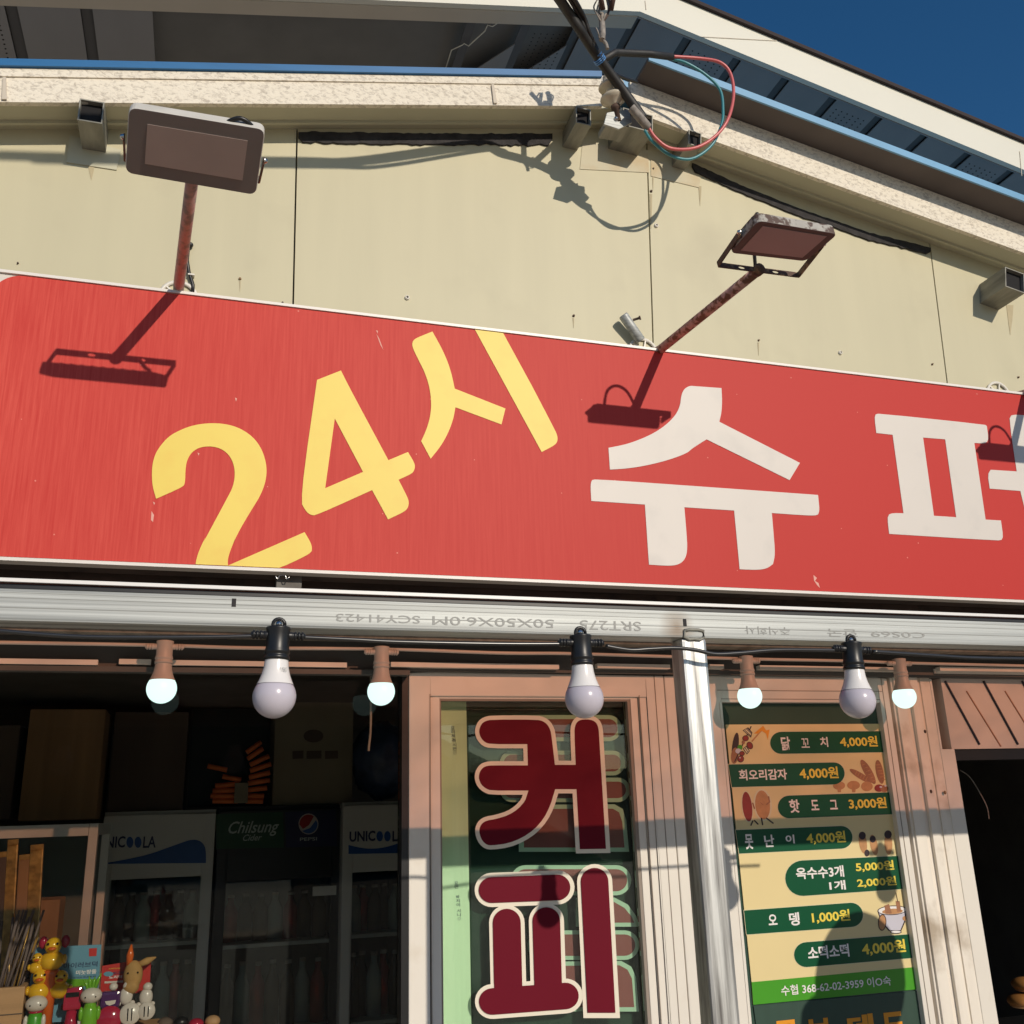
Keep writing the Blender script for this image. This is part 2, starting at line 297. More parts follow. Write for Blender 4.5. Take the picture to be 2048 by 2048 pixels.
# ------------------------------------------------------------------ mesh helpers
class MB:
    def __init__(s): s.v = []; s.f = []; s.sm = []
    def add(s, vs, fs, smooth=False):
        o = len(s.v); s.v += [Vector(q) for q in vs]; s.f += [[i + o for i in f] for f in fs]; s.sm += [smooth] * len(fs); return s
    def box(s, a, b):
        x0, y0, z0 = [min(a[i], b[i]) for i in range(3)]; x1, y1, z1 = [max(a[i], b[i]) for i in range(3)]
        return s.hexa([(x0, y0, z0), (x1, y0, z0), (x1, y1, z0), (x0, y1, z0)], [(x0, y0, z1), (x1, y0, z1), (x1, y1, z1), (x0, y1, z1)])
    def hexa(s, lo, hi):
        n = len(lo); return s.add(list(lo) + list(hi), [list(range(n))[::-1], list(range(n, 2 * n))] + [[i, (i + 1) % n, n + (i + 1) % n, n + i] for i in range(n)])
    def bar(s, a, b, w, h, up=(0, 0, 1)):    # rectangular bar from a to b
        a, b = Vector(a), Vector(b); d = (b - a).normalized(); sx = d.cross(Vector(up)).normalized(); uz = sx.cross(d)
        q = [sx * (i * w / 2) + uz * (j * h / 2) for i, j in ((-1, -1), (1, -1), (1, 1), (-1, 1))]
        return s.hexa([a + k for k in q], [b + k for k in q])
    def prism(s, pts, ext, holes=()):        # outline (with holes) swept along ext
        ext = Vector(ext); loops = [[Vector(p) for p in pts]] + [[Vector(p) for p in h] for h in holes]
        flat = [p for l in loops for p in l]; n = len(flat)
        tris = tessellate_polygon(loops); fs = []
        for t in tris: fs.append(list(t)); fs.append([i + n for i in t][::-1])
        o = 0
        for l in loops:
            k = len(l)
            for i in range(k): fs.append([o + i, o + (i + 1) % k, n + o + (i + 1) % k, n + o + i])
            o += k
        return s.add(flat + [p + ext for p in flat], fs)
    def tube(s, pts, r, seg=10, closed_ends=True):
        pts = [Vector(p) for p in pts]; n = len(pts); rs = r if isinstance(r, (list, tuple)) else [r] * n
        ref = Vector((.13, .21, .97)); vs = []
        for i, p in enumerate(pts):
            d = (pts[min(i + 1, n - 1)] - pts[max(i - 1, 0)]).normalized()
            a = d.cross(ref)
            if a.length < 1e-3: a = d.cross(Vector((1, 0, 0)))
            a.normalize(); b = d.cross(a); ref = -a.cross(d) if False else ref
            vs += [p + (a * math.cos(2 * math.pi * k / seg) + b * math.sin(2 * math.pi * k / seg)) * rs[i] for k in range(seg)]
        fs = [[i * seg + k, i * seg + (k + 1) % seg, (i + 1) * seg + (k + 1) % seg, (i + 1) * seg + k] for i in range(n - 1) for k in range(seg)]
        s.add(vs, fs, True)
        if closed_ends: s.add(vs[:seg], [list(range(seg))]); s.add(vs[-seg:], [list(range(seg))])
        return s
    def lathe(s, base, prof, axis=(0, 0, 1), seg=28):
        base = Vector(base); d = Vector(axis).normalized(); a = d.orthogonal().normalized(); b = d.cross(a); vs = []
        for r, z in prof: vs += [base + d * z + (a * math.cos(2 * math.pi * k / seg) + b * math.sin(2 * math.pi * k / seg)) * max(r, 1e-5) for k in range(seg)]
        fs = [[i * seg + k, i * seg + (k + 1) % seg, (i + 1) * seg + (k + 1) % seg, (i + 1) * seg + k] for i in range(len(prof) - 1) for k in range(seg)]
        return s.add(vs, fs, True)
    def ball(s, c, r, seg=16, rings=10):
        c = Vector(c); rx, ry, rz = (r, r, r) if not isinstance(r, (tuple, list)) else r; vs = []
        for i in range(rings + 1):
            th = math.pi * i / rings
            vs += [c + Vector((rx * math.sin(th) * math.cos(2 * math.pi * k / seg), ry * math.sin(th) * math.sin(2 * math.pi * k / seg), rz * math.cos(th))) for k in range(seg)]
        return s.add(vs, [[i * seg + k, i * seg + (k + 1) % seg, (i + 1) * seg + (k + 1) % seg, (i + 1) * seg + k] for i in range(rings) for k in range(seg)], True)
    def build(s, name, m, parent=None, bevel=0, origin=None):
        me = bpy.data.meshes.new(name)
        if parent is not None: org = root_loc(parent)
        elif origin is not None: org = Vector(origin)
        else:
            lo = [min(v[i] for v in s.v) for i in range(3)]; hi = [max(v[i] for v in s.v) for i in range(3)]
            org = Vector(((lo[0] + hi[0]) / 2, (lo[1] + hi[1]) / 2, lo[2]))
        bm = bmesh.new(); bv = [bm.verts.new(v - org) for v in s.v]
        for f, sm in zip(s.f, s.sm):
            try: q = bm.faces.new([bv[i] for i in f]); q.smooth = sm
            except ValueError: pass
        bmesh.ops.remove_doubles(bm, verts=bm.verts, dist=1e-6)
        bmesh.ops.recalc_face_normals(bm, faces=bm.faces)
        if bevel: bmesh.ops.bevel(bm, geom=[e for e in bm.edges if len(e.link_faces) == 2 and e.calc_face_angle(0) > .6], offset=bevel, segments=2, affect='EDGES', profile=.6)
        bm.to_mesh(me); bm.free()
        me.materials.append(M[m] if isinstance(m, str) else m)
        o = bpy.data.objects.new(name, me); COL.objects.link(o)
        if parent is not None: o.parent = parent
        else: o.location = org
        return o
def root_loc(o):
    while o.parent is not None: o = o.parent
    return o.location.copy()
def tag(o, label=None, cat=None, group=None, kind=None):
    if label: o['label'] = label
    if cat: o['category'] = cat
    if group: o['group'] = group
    if kind: o['kind'] = kind
    return o
def thing(name, loc, label, cat, group=None):
    o = bpy.data.objects.new(name, None); COL.objects.link(o); o.location = loc; o.empty_display_size = .05
    return tag(o, label, cat, group)
def kids(o): return [c for c in bpy.data.objects if c.parent == o]
def copy_tree(o, parent=None):
    c = o.copy(); COL.objects.link(c); c.parent = parent
    for ch in kids(o): copy_tree(ch, c)
    return c
def smooth3(pts, n=8):
    out = []
    for i in range(len(pts) - 1):
        p0, p1, p2, p3 = pts[max(i - 1, 0)], pts[i], pts[i + 1], pts[min(i + 2, len(pts) - 1)]
        for k in range(n):
            t = k / n; out.append(.5 * ((2 * p1) + (p2 - p0) * t + (2 * p0 - 5 * p1 + 4 * p2 - p3) * t * t + (3 * p1 - p0 - 3 * p2 + p3) * t ** 3))
    out.append(pts[-1]); return out
def poly(pxs, Y): return [P(x, y, Y) for x, y in pxs]
def arc(T, B, side, n=14):                  # half circle in the picture between two bar corners
    cx, cy = (T[0] + B[0]) / 2, (T[1] + B[1]) / 2; r = math.hypot(T[0] - B[0], T[1] - B[1]) / 2; a0 = math.atan2(T[1] - cy, T[0] - cx)
    return [(cx + r * math.cos(a0 + side * math.pi * i / n), cy + r * math.sin(a0 + side * math.pi * i / n)) for i in range(n + 1)]
def capsule(a, b, r, n=14):
    d = math.atan2(b[1] - a[1], b[0] - a[0]); out = []
    for i in range(n + 1): t = d - math.pi / 2 + math.pi * i / n; out.append((b[0] + r * math.cos(t), b[1] + r * math.sin(t)))
    for i in range(n + 1): t = d + math.pi / 2 + math.pi * i / n; out.append((a[0] + r * math.cos(t), a[1] + r * math.sin(t)))
    return out
def smooth_poly(pts, k=3, keep=55):         # round the gentle corners, keep the sharp ones
    for _ in range(k - 1):
        out = []; n = len(pts)
        for i in range(n):
            a, b, c = Vector(pts[i - 1]), Vector(pts[i]), Vector(pts[(i + 1) % n])
            ang = math.degrees((b - a).angle(c - b, 0))
            if ang > keep or min((b - a).length, (c - b).length) < 1.5: out.append(tuple(b))
            else: out += [tuple(b + (a - b) * .25), tuple(b + (c - b) * .25)]
        pts = out
    return pts
def inset(pts, d):
    n = len(pts); area = sum(pts[i][0] * pts[(i + 1) % n][1] - pts[(i + 1) % n][0] * pts[i][1] for i in range(n)); sg = 1 if area > 0 else -1; out = []
    for i in range(n):
        a, b, c = Vector(pts[i - 1]), Vector(pts[i]), Vector(pts[(i + 1) % n])
        u, v = (b - a).normalized(), (c - b).normalized(); n1, n2 = Vector((-u.y, u.x)) * sg, Vector((-v.y, v.x)) * sg
        k = 1 + n1.dot(n2); out.append(tuple(b + (n1 + n2) * (d / max(k, .35))))
    return out
def glyphs(body, bold=0, shear=0):
    c = bpy.data.curves.new('t', 'FONT'); c.body = body; c.shear = shear; c.offset = bold; c.resolution_u = 3
    o = bpy.data.objects.new('t', c); COL.objects.link(o)
    me = bpy.data.meshes.new_from_object(o.evaluated_get(bpy.context.evaluated_depsgraph_get()))
    vs = [v.co.copy() for v in me.vertices]; fs = [list(p.vertices) for p in me.polygons]
    bpy.data.objects.remove(o); bpy.data.curves.remove(c); bpy.data.meshes.remove(me); return vs, fs
def text(name, body, box, Y, m, parent, bold=.02, turn=False, shear=0):
    xl, yt, xr, yb = box; vs, fs = glyphs(body, bold, shear)
    if not vs: return None
    x0, x1 = min(v.x for v in vs), max(v.x for v in vs); y0, y1 = min(v.y for v in vs), max(v.y for v in vs)
    ym = (yt + yb) / 2; sl_ = (1425 - ym) / (7350 - (xl + xr) / 2); dy = abs(sl_) * (xr - xl)
    if sl_ < 0: zb, zt = P(xl, yb, Y).z, P(xl, yt + dy, Y).z
    else: zb, zt = P(xr, yb, Y).z, P(xl, yt, Y).z
    X0, X1 = P(xl, ym + sl_ * (xl - xr) / 2, Y).x, P(xr, ym + sl_ * (xr - xl) / 2, Y).x
    out = []
    for v in vs:
        u, w = (v.x - x0) / max(1e-6, x1 - x0), (v.y - y0) / max(1e-6, y1 - y0)
        if turn: u, w = 1 - u, 1 - w
        out.append((X0 + (X1 - X0) * u, Y, zb + (zt - zb) * w))
    mb = MB(); mb.add(out, fs); return mb.build(name, m, parent)

# ------------------------------------------------------------------ main planes
YT = 2.46                                   # the row of toys
YS, YW, YF, YB = 2.14, 2.24, 2.25, 1.46     # sign face, upper wall, shopfront, awning beam
ZT, ZB = P(1024, 541 + .1196 * 1024, YS).z, P(1024, 1120 + .0415 * 1024, YS).z

# ------------------------------------------------------------------ ground
tag(MB().box((-300, -300, -.2), (300, 300, 0)).build('ground', 'concrete'), kind='structure')

hl = MB()  # unseen dark hill, added to darken what the windows reflect
hp = [(-60 + 6 * i, 5.5 + 2.2 * math.sin(i * .9) + 1.3 * math.sin(i * 2.3 + 1)) for i in range(21)]
for (x0, h0), (x1, h1) in zip(hp, hp[1:]): hl.hexa([(x0, -32, -.1), (x1, -32, -.1), (x1, -24, -.1), (x0, -24, -.1)], [(x0, -36, h0), (x1, -36, h1), (x1, -33, h1), (x0, -33, h0)])
tag(hl.build('unseen_hill', mat('wooded hillside', (.030, .040, .020), .9, var=.4, scale=(1, 1, 1), bump=1, bscale=2)), kind='structure')

# ------------------------------------------------------------------ the building
B = thing('shop_building', (1.0, YF, 0), 'cream panelled gable front of a small shop with a row of windows below', 'building')
RX = 1.05                                    # ridge
def zroof(x): return 3.518 - (RX - x) * .213 if x < RX else 3.518 - (x - RX) * .186     # underside of the eaves
seams = [(-1.6, -1.6), (P(593, 285, YW).x, P(587, 608, YW).x), (P(1298, 330, YW).x, P(1306, 675, YW).x), (P(1866, 520, YW).x, P(1893, 768, YW).x), (3.2, 3.25), (4.2, 4.2)]
for i in range(5):
    (a0, a1), (b0, b1) = seams[i], seams[i + 1]; g = .0022; zb_ = 2.12
    def ext(t, b, z, zr=2.9): return b + (t - b) * (z - 2.75) / .6
    top = [(a0 + g, zroof(a0) + .02), (b0 - g, zroof(b0) + .02)]
    if a0 < RX < b0: top.insert(1, (RX, zroof(RX) + .02))
    pts = [Vector((ext(a0, a1, zb_) + g, YW, zb_)), Vector((ext(b0, b1, zb_) - g, YW, zb_))] + [Vector((x, YW, z)) for x, z in top[::-1]]
    MB().prism(pts, (0, .05, 0)).build('wall_panel', 'wall', B)
MB().box((-1.6, YW + .012, 2.125), (4.2, YW + .06, 3.1)).build('wall_backing', 'dark_in', B)
# stained flashing pieces at the ridge
fl = poly([(1165, 286), (1296, 300), (1298, 345), (1160, 338)], YW - .002)
MB().prism(fl, (0, .0015, 0)).build('ridge_flashing', 'wall_stained', B)
fl = poly([(1302, 318), (1352, 330), (1402, 352), (1398, 375), (1302, 352)], YW - .002)
MB().prism(fl, (0, .0015, 0)).build('ridge_flashing', 'wall_stained', B)
# screws and wall plugs
for (x, y, r) in [(480, 558, 4), (1147, 632, 4), (1517, 681, 3.2), (1864, 729, 3.6), (2036, 755, 3.6), (36, 527, 2.5), (1302, 383, 4.5), (1306, 338, 3.5), (565, 606, 3)]:
    p = P(x, y, YW); MB().lathe(p + Vector((0, .001, 0)), [(0, .006), (r / 1500, .006), (r / 1150, .003), (r / 1000, 0)], (0, -1, 0), 12).build('screw', 'rust', B)
for (x, y) in [(814, 596), (1312, 452), (1680, 706)]:
    p = P(x, y, YW); o = MB().lathe(p + Vector((0, .001, 0)), [(.0028, .004), (.0035, .008), (.0062, .0055), (.0075, 0)], (0, -1, 0), 16).build('wall_plug', 'flange', B)
    MB().lathe(p, [(0, .0035), (.003, .0035), (.003, 0)], (0, -1, 0), 10).build('plug_screw', 'dark_in', o)
for (x, y, w, h) in [(1302, 388, 5, 70), (1306, 342, 4, 38), (480, 562, 3, 22), (1517, 685, 3, 26), (1147, 636, 3, 20), (182, 320, 16, 40), (1400, 372, 6, 40), (2020, 610, 14, 60)]:
    a = (x + random.uniform(-1, 1), y); MB().prism(poly([(x - w / 2, y), (x + w / 2, y), (x + w * .35, y + h * .5), (x + w * .05, y + h), (x - w * .2, y + h * .6)], YW - .0012), (0, .001, 0)).build('rust_run', 'rust_run', B)
# ragged black sealant under the eaves
def sealant(path, h0):
    mb = MB(); top = []; bot = []
    n = 60
    for i in range(n + 1):
        t = i / n * (len(path) - 1); k = min(int(t), len(path) - 2); u = t - k
        x = path[k][0] * (1 - u) + path[k + 1][0] * u; y = path[k][1] * (1 - u) + path[k + 1][1] * u
        h = h0 * (1 if 0 < i < n else .5)
        top.append((x, y - random.uniform(0, .12) * h)); bot.append((x, y + h + random.uniform(-.1, .06) * h * (1 if random.random() < .8 else 2)))
    return mb.prism(poly(top + bot[::-1], YW - .006), (0, .005, 0))
sealant([(597, 264), (860, 268), (1105, 268)], 21).build('sealant_strip', 'tar', B)
sealant([(1385, 326), (1480, 370), (1600, 418), (1740, 466), (1862, 496)], 14).build('sealant_strip', 'tar', B)
# eaves: soffit, textured barge board and blue edge on either side of the ridge
YE = 2.135
for sgn in (-1, 1):
    x0, x1 = RX, (RX - 2.7 if sgn < 0 else RX + 2.6)
    q = lambda x, y, dz: Vector((x, y, zroof(x) + dz))
    so_ = MB().hexa([q(x0, YE + .015, .0), q(x1, YE + .015, .0), q(x1, YW + .04, .0), q(x0, YW + .04, .0)], [q(x0, YE + .015, .01), q(x1, YE + .015, .01), q(x1, YW + .04, .01), q(x0, YW + .04, .01)]).build('soffit', 'soffit', B)
    MB().hexa([q(x0, YE + .07, -.008), q(x1, YE + .07, -.008), q(x1, YE + .078, -.008), q(x0, YE + .078, -.008)], [q(x0, YE + .07, .002), q(x1, YE + .07, .002), q(x1, YE + .078, .002), q(x0, YE + .078, .002)]).build('soffit_rib', 'soffit', so_)
    h = .090 if sgn < 0 else .108
    xa = x0 - .05 if sgn < 0 else x0 + .045
    bb = MB().hexa([q(xa, YE, -.004), q(x1, YE, -.004), q(x1, YE + .014, -.004), q(xa, YE + .014, -.004)], [q(xa, YE, h), q(x1, YE, h), q(x1, YE + .014, h), q(xa, YE + .014, h)]).build('barge_board', 'stone', B)
    if sgn < 0:
        MB().hexa([q(xa, YE - .004, h * .74), q(x1, YE - .004, h * .74), q(x1, YE + .001, h * .74), q(xa, YE + .001, h * .74)], [q(xa, YE - .004, h), q(x1, YE - .004, h), q(x1, YE + .001, h), q(xa, YE + .001, h)]).build('upper_lip', 'stone', bb)
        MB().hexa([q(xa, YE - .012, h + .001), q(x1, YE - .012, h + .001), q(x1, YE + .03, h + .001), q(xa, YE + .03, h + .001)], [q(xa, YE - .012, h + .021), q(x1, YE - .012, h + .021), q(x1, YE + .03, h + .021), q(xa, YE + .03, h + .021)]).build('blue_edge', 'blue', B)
        xs = [P(986, 190, YE).x, P(12, 150, YE).x]
        for xj in xs:
            MB().prism([q(xj, YE - .0055, 0), q(xj + .010, YE - .0055, 0), q(xj + .002, YE - .0055, h * .7), q(xj - .005, YE - .0055, h * .7)], (0, .004, 0)).build('board_joint', 'roofedge', bb)
    else:
        yo = YE - .085
        MB().hexa([q(xa + .02, yo, h + .004), q(x1, yo, h + .004), q(x1, YE + .05, h + .002), q(xa + .02, YE + .05, h + .002)], [q(xa + .02, yo, h + .014), q(x1, yo, h + .014), q(x1, YE + .05, h + .014), q(xa + .02, YE + .05, h + .014)]).build('roof_sheet_edge', 'underlay', B)
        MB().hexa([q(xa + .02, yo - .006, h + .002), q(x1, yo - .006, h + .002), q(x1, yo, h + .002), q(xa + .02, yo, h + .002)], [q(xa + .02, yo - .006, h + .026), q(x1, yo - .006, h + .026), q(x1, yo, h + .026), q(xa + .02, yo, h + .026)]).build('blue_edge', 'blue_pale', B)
# lower roof sheet, seen only edge-on
for sgn in (-1, 1):
    x1 = RX + sgn * 2.6; q = lambda x, y, dz: Vector((x, y, zroof(x) + dz))
    MB().hexa([q(RX, YE + .03, .11), q(x1, YE + .03, .11), q(x1, 4.2, .11), q(RX, 4.2, .11)], [q(RX, YE + .03, .13), q(x1, YE + .03, .13), q(x1, 4.2, .13), q(RX, 4.2, .13)]).build('roof_sheet', 'roof_grey' if sgn < 0 else 'blue_pale', B)
# square tubes poking out under the eaves
def purlin(px, py, w, h, y0=2.128, roll=0, wall=.003):
    c = P(px, py, y0); ca, sa = math.cos(roll), math.sin(roll)
    def q(x, z, y): return Vector((c.x + x * ca - z * sa, y, c.z + x * sa + z * ca))
    o = [(-w / 2, -h / 2), (w / 2, -h / 2), (w / 2, h / 2), (-w / 2, h / 2)]; i_ = [(x * (1 - 2 * wall / w), z * (1 - 2 * wall / h)) for x, z in o]
    tb = MB().prism([q(x, z, y0) for x, z in o], (0, YW - y0 + .02, 0), [[q(x, z, y0) for x, z in i_]]).build('roof_purlin', 'purlin', B)
    MB().prism([q(x, z, y0 + .014) for x, z in i_], (0, .002, 0)).build('hollow_shade', 'dark_in', tb)  # near-black plate stands in for the shade inside the tube
purlin(182, 222, .055, .062); purlin(1167, 232, .046, .056, roll=-.05); purlin(1276, 240, .095, .062, roll=-.08); purlin(1390, 277, .042, .052, roll=-.12); purlin(2030, 560, .075, .075, roll=-.2)
p_ = P(188, 312, YW - .003)
MB().prism([p_ + Vector((x, 0, z)) for x, z in ((-.06, -.03), (.055, -.03), (.06, .03), (-.06, .05))], (0, .002, 0)).build('repair_patch', 'soffit', B)

# ------------------------------------------------------------------ taller roof above
U = thing('upper_roof', (1.05, 2.6, 3.6), 'taller pale edged roof with grey ribbed soffit overhanging the cream gable', 'roof')
YU = 2.36
zu = lambda x: P(1276, 22, YU).z - abs(x - P(1280, 22, YU).x) * .215
UX = P(1280, 22, YU).x
for sgn in (-1, 1):
    x1 = UX + sgn * 3.2; q = lambda x, y, dz: Vector((x, y, zu(x) + dz)); hf = .128
    fb = MB().hexa([q(UX, YU, 0), q(x1, YU, 0), q(x1, YU + .02, 0), q(UX, YU + .02, 0)], [q(UX, YU, hf), q(x1, YU, hf), q(x1, YU + .02, hf), q(UX, YU + .02, hf)]).build('fascia', 'roofwhite', U)
    MB().hexa([q(UX, YU - .012, hf + .001), q(x1, YU - .012, hf + .001), q(x1, YU + .6, hf + .001), q(UX, YU + .6, hf + .001)], [q(UX, YU - .012, hf + .016), q(x1, YU - .012, hf + .016), q(x1, YU + .6, hf + .016), q(UX, YU + .6, hf + .016)]).build('roof_edge', 'roofdark', U)
    cw = .075 if sgn < 0 else .026
    MB().hexa([q(UX, YU + .021, -.003), q(x1, YU + .021, -.003), q(x1, YU + cw, -.003), q(UX, YU + cw, -.003)], [q(UX, YU + .021, .012), q(x1, YU + .021, .012), q(x1, YU + cw, .012), q(UX, YU + cw, .012)]).build('channel', 'roofedge' if sgn < 0 else 'soff_dark', U)
    for pa, pb in ([((1290, 2), (1292, 20))] if sgn < 0 else [((1402, 74), (1553, 82)), ((2039, 303), (2043, 352))]):
        MB().bar(P(*pa, YU - .0002), P(*pb, YU - .0002), .0024, .004, (0, 1, 0)).build('fascia_joint', 'roofedge', fb)
    # ribbed soffit panels, the run left of the tear is missing
    pw = .19; k = 0; x = 0.0
    so2 = MB(); gr = MB(); ho = MB()
    while x < 3.1:
        xa, xb = UX + sgn * x, UX + sgn * (x + pw)
        lo_, hi_ = min(xa, xb), max(xa, xb)
        miss = sgn < 0 and (P(350, 60, 2.8).x < (lo_ + hi_) / 2 < P(930, 90, 2.8).x)
        torn = sgn < 0 and not miss and abs(lo_ - P(930, 90, 2.8).x) < pw
        if not miss:
            ya, yb = YU + (.076 if sgn < 0 else .027), 3.74
            A, Bx = lo_ + .016, hi_ - .016
            yl = ya + (.28 if torn else 0)
            so2.hexa([q(A, yl, 0), q(Bx, ya + (.09 if torn else 0), 0), q(Bx, yb, 0), q(A, yb, 0)], [q(A, yl, .004), q(Bx, ya + (.09 if torn else 0), .004), q(Bx, yb, .004), q(A, yb, .004)])
            gr.hexa([q(lo_ - .016, ya + (.05 if torn else 0), .012), q(lo_ + .016, ya + (.05 if torn else 0), .012), q(lo_ + .016, yb, .012), q(lo_ - .016, yb, .012)], [q(lo_ - .016, ya, .016), q(lo_ + .016, ya, .016), q(lo_ + .016, yb, .016), q(lo_ - .016, yb, .016)])
            if k % 3 == 1:
                for a in range(6):
                    for b_ in range(26):
                        cx = A + .022 + (Bx - A - .044) * a / 5; cyy = ya + .04 + b_ * .018
                        ho.prism([q(cx + .0028 * math.cos(t), cyy + .0028 * math.sin(t), -.0008) for t in (0, 1.05, 2.1, 3.14, 4.19, 5.24)], (0, 0, .0006))
        x += pw; k += 1
    o = so2.build('soffit_panel', 'soff_dark', U); gr.build('panel_groove', 'soff_groove', o); ho.build('perforation', 'soff_hole', o)
    MB().hexa([q(UX, YU + .03, .06), q(x1, YU + .03, .06), q(x1, 3.74, .06), q(UX, 3.74, .06)], [q(UX, YU + .03, .07), q(x1, YU + .03, .07), q(x1, 3.74, .07), q(UX, 3.74, .07)]).build('attic_board', 'attic', U)
    MB().hexa([q(UX, YU + .03, hf + .02), q(x1, YU + .03, hf + .02), q(x1, 5, hf + .02), q(UX, 5, hf + .02)], [q(UX, YU + .03, hf + .04), q(x1, YU + .03, hf + .04), q(x1, 5, hf + .04), q(UX, 5, hf + .04)]).build('roof_covering', 'roofdark', U)
MB().box((-3.0, 3.75, 3.0), (4.3, 3.8, 5.2)).build('back_wall', 'attic', U)
tp = [(928, 47), (936, 44), (941, 49), (950, 46), (996, 22)]
p0 = P(905, 110, 2.3)
edge_px = [(892, 135), (903, 100), (925, 90), (928, 87), (937, 92), (970, 62), (975, 50), (985, 53), (1000, 43)]
def soff_pt(px, py):
    d = ray(px, py)
    for i in range(400):
        p = EYE + d * (1.8 + i * .004)
        if p.z > zu(p.x) - .002: return p
    return p
MB().tube([soff_pt(x, y) for x, y in edge_px], .0022, 6).build('torn_edge', 'roofwhite', U)

# ------------------------------------------------------------------ the sign
G = thing('signboard', (P(1024, 900, YS).x, YS, ZB), 'long red shop sign with tilted yellow and large white lettering', 'signboard')
SX0, SX1 = P(-30, 545, YS).x, 3.4
# box, face, frame
MB().box((SX0 + .004, YS + .012, ZB + .004), (SX1 - .004, YW - .001, ZT - .004)).build('sign_box', 'oldwood', G)
rp = []
fx0, fx1, fz0, fz1 = P(-14, 560, YS).x, SX1 - .006, ZB + .008, ZT - .007
for cx, cz, r, a0 in ((fx0, fz0, .012, math.pi), (fx1, fz0, .012, 1.5 * math.pi), (fx1, fz1, .012, 0), (fx0, fz1, .062, .5 * math.pi)):
    sx = r if cx == fx0 else -r; sz = r if cz == fz0 else -r
    for i in range(9): t = a0 + math.pi / 2 * i / 8; rp.append(Vector((cx + sx + r * math.cos(t), YS, cz + sz + r * math.sin(t))))
MB().box((SX0 + .002, YS + .002, ZB + .002), (SX1 - .002, YS + .011, ZT - .002)).build('backing_sheet', 'white_v', G)
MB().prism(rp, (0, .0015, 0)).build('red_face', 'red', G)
fr = MB()
for a, b in (((SX0, ZB - .001), (SX1, ZB + .006)), ((SX0, ZT - .006), (SX1, ZT + .001)), ((SX0 - .001, ZB + .006), (SX0 + .005, ZT - .006)), ((SX1 - .005, ZB + .006), (SX1 + .001, ZT - .006))):
    fr.box((a[0], YS - .004, a[1]), (b[0], YS + .03, b[1]))
fr.build('sign_frame', 'signframe', G)
def sign_letter(pxs, m, holes=(), lay=1):
    o = [P(x, y, YS - .0012) for x, y in pxs]
    o = [Vector((p.x, YS - .0012 , min(max(p.z, ZB + .0085), ZT - .0075))) for p in o]
    return MB().prism(o, (0, .0009, 0), [[P(x, y, YS - .0012) for x, y in h] for h in holes]).build('letter', m, G)
two = [C4(*q) for q in [(862, 1373), (843, 1310), (838, 1250), (840, 1190), (855, 1130), (885, 1080), (930, 1030), (985, 998), (1050, 972), (1120, 958), (1200, 955), (1280, 967), (1350, 997), (1410, 1045), (1450, 1110), (1470, 1180), (1472, 1240), (1460, 1300), (1432, 1365), (1385, 1440), (1325, 1540), (1268, 1656)]]
two += [(400 + x / 3.864, 1050 + y / 3.864) for x, y in [(270, 110), (235, 195), (214, 265), (216, 318), (808, 55), (850, 125), (865, 165), (864, 200), (835, 232), (565, 357), (500, 390)]]
two += [(x / 3.864, 1050 + y / 3.864) for x, y in [(1497, 372), (1507, 330), (1520, 250), (1550, 170), (1590, 90)]]
two += [C4(*q) for q in [(1125, 1610), (1200, 1470), (1258, 1362), (1285, 1310), (1297, 1250), (1293, 1190), (1270, 1138), (1235, 1105), (1195, 1088), (1150, 1083), (1100, 1090), (1062, 1113), (1036, 1150), (1024, 1200), (1022, 1285), (1010, 1308)]]
sign_letter(smooth_poly(two, 3, 40), 'yellow')
four = [C4(1750, 717), C4(1882, 665), C5(0, 765), C5(212, 1160), C5(320, 1115), C5(352, 1168), C5(360, 1195), C5(352, 1222), C5(335, 1238), C5(268, 1268), C5(318, 1365), C5(326, 1395), C5(318, 1428), C5(290, 1450), C5(210, 1487), C5(122, 1325), C4(1745, 1465), C4(1715, 1463), C4(1688, 1442), C4(1655, 1380)]
sign_letter(smooth_poly(four, 3, 40), 'yellow', [[C4(1848, 930), C5(72, 1225), C4(1795, 1315)]])
si = [C5(*q) for q in [(455, 450), (500, 530), (535, 605), (560, 680), (578, 765), (858, 875), (836, 963), (582, 868), (570, 935), (542, 1010), (500, 1085), (445, 1152), (393, 1055), (425, 985), (445, 910), (449, 840), (440, 760), (415, 680), (380, 610), (350, 550), (342, 520), (350, 497), (372, 483)]]
sign_letter(smooth_poly(si, 3, 40), 'yellow')
sign_letter(smooth_poly([C5(*q) for q in [(690, 430), (845, 445), (1130, 990), (1145, 1025), (1146, 1055), (1130, 1078), (1058, 1115)]], 3, 40), 'yellow')
syu = [C6(95, 750), C6(262, 762), C6(266, 830), C6(262, 900), C6(250, 948), C6(695, 1175), C6(638, 1270), C6(180, 1045), C6(100, 1095), C5(1860, 1122), C5(1750, 1162), C5(1620, 1193), C5(1520, 1207), C5(1435, 1212), C5(1427, 1092), C5(1530, 1072), C5(1640, 1030), C5(1720, 985), C5(1788, 925), C5(1822, 865), C5(1828, 805), C5(1842, 770), C5(1868, 752), C5(1895, 748)]
sign_letter(smooth_poly(syu, 3, 40), 'white_v')
yu = [C5(1327, 1290), C5(1337, 1270), C5(1362, 1264), C6(795, 1352), C6(804, 1435), C6(795, 1460), C6(770, 1468), (1543.7, 1026), (1547, 1065), (1550.5, 1108), (1546, 1128), (1534, 1137), (1515, 1140), (1479.4, 1138.5), (1468.3, 1021), (1368.7, 1014.5), (1373, 1065), (1375, 1098), (1371, 1117), (1360, 1128), (1342, 1132), (1298, 1129.3), C5(1628, 1405), C5(1332, 1385)]
sign_letter(smooth_poly(yu, 3, 40), 'white_v')
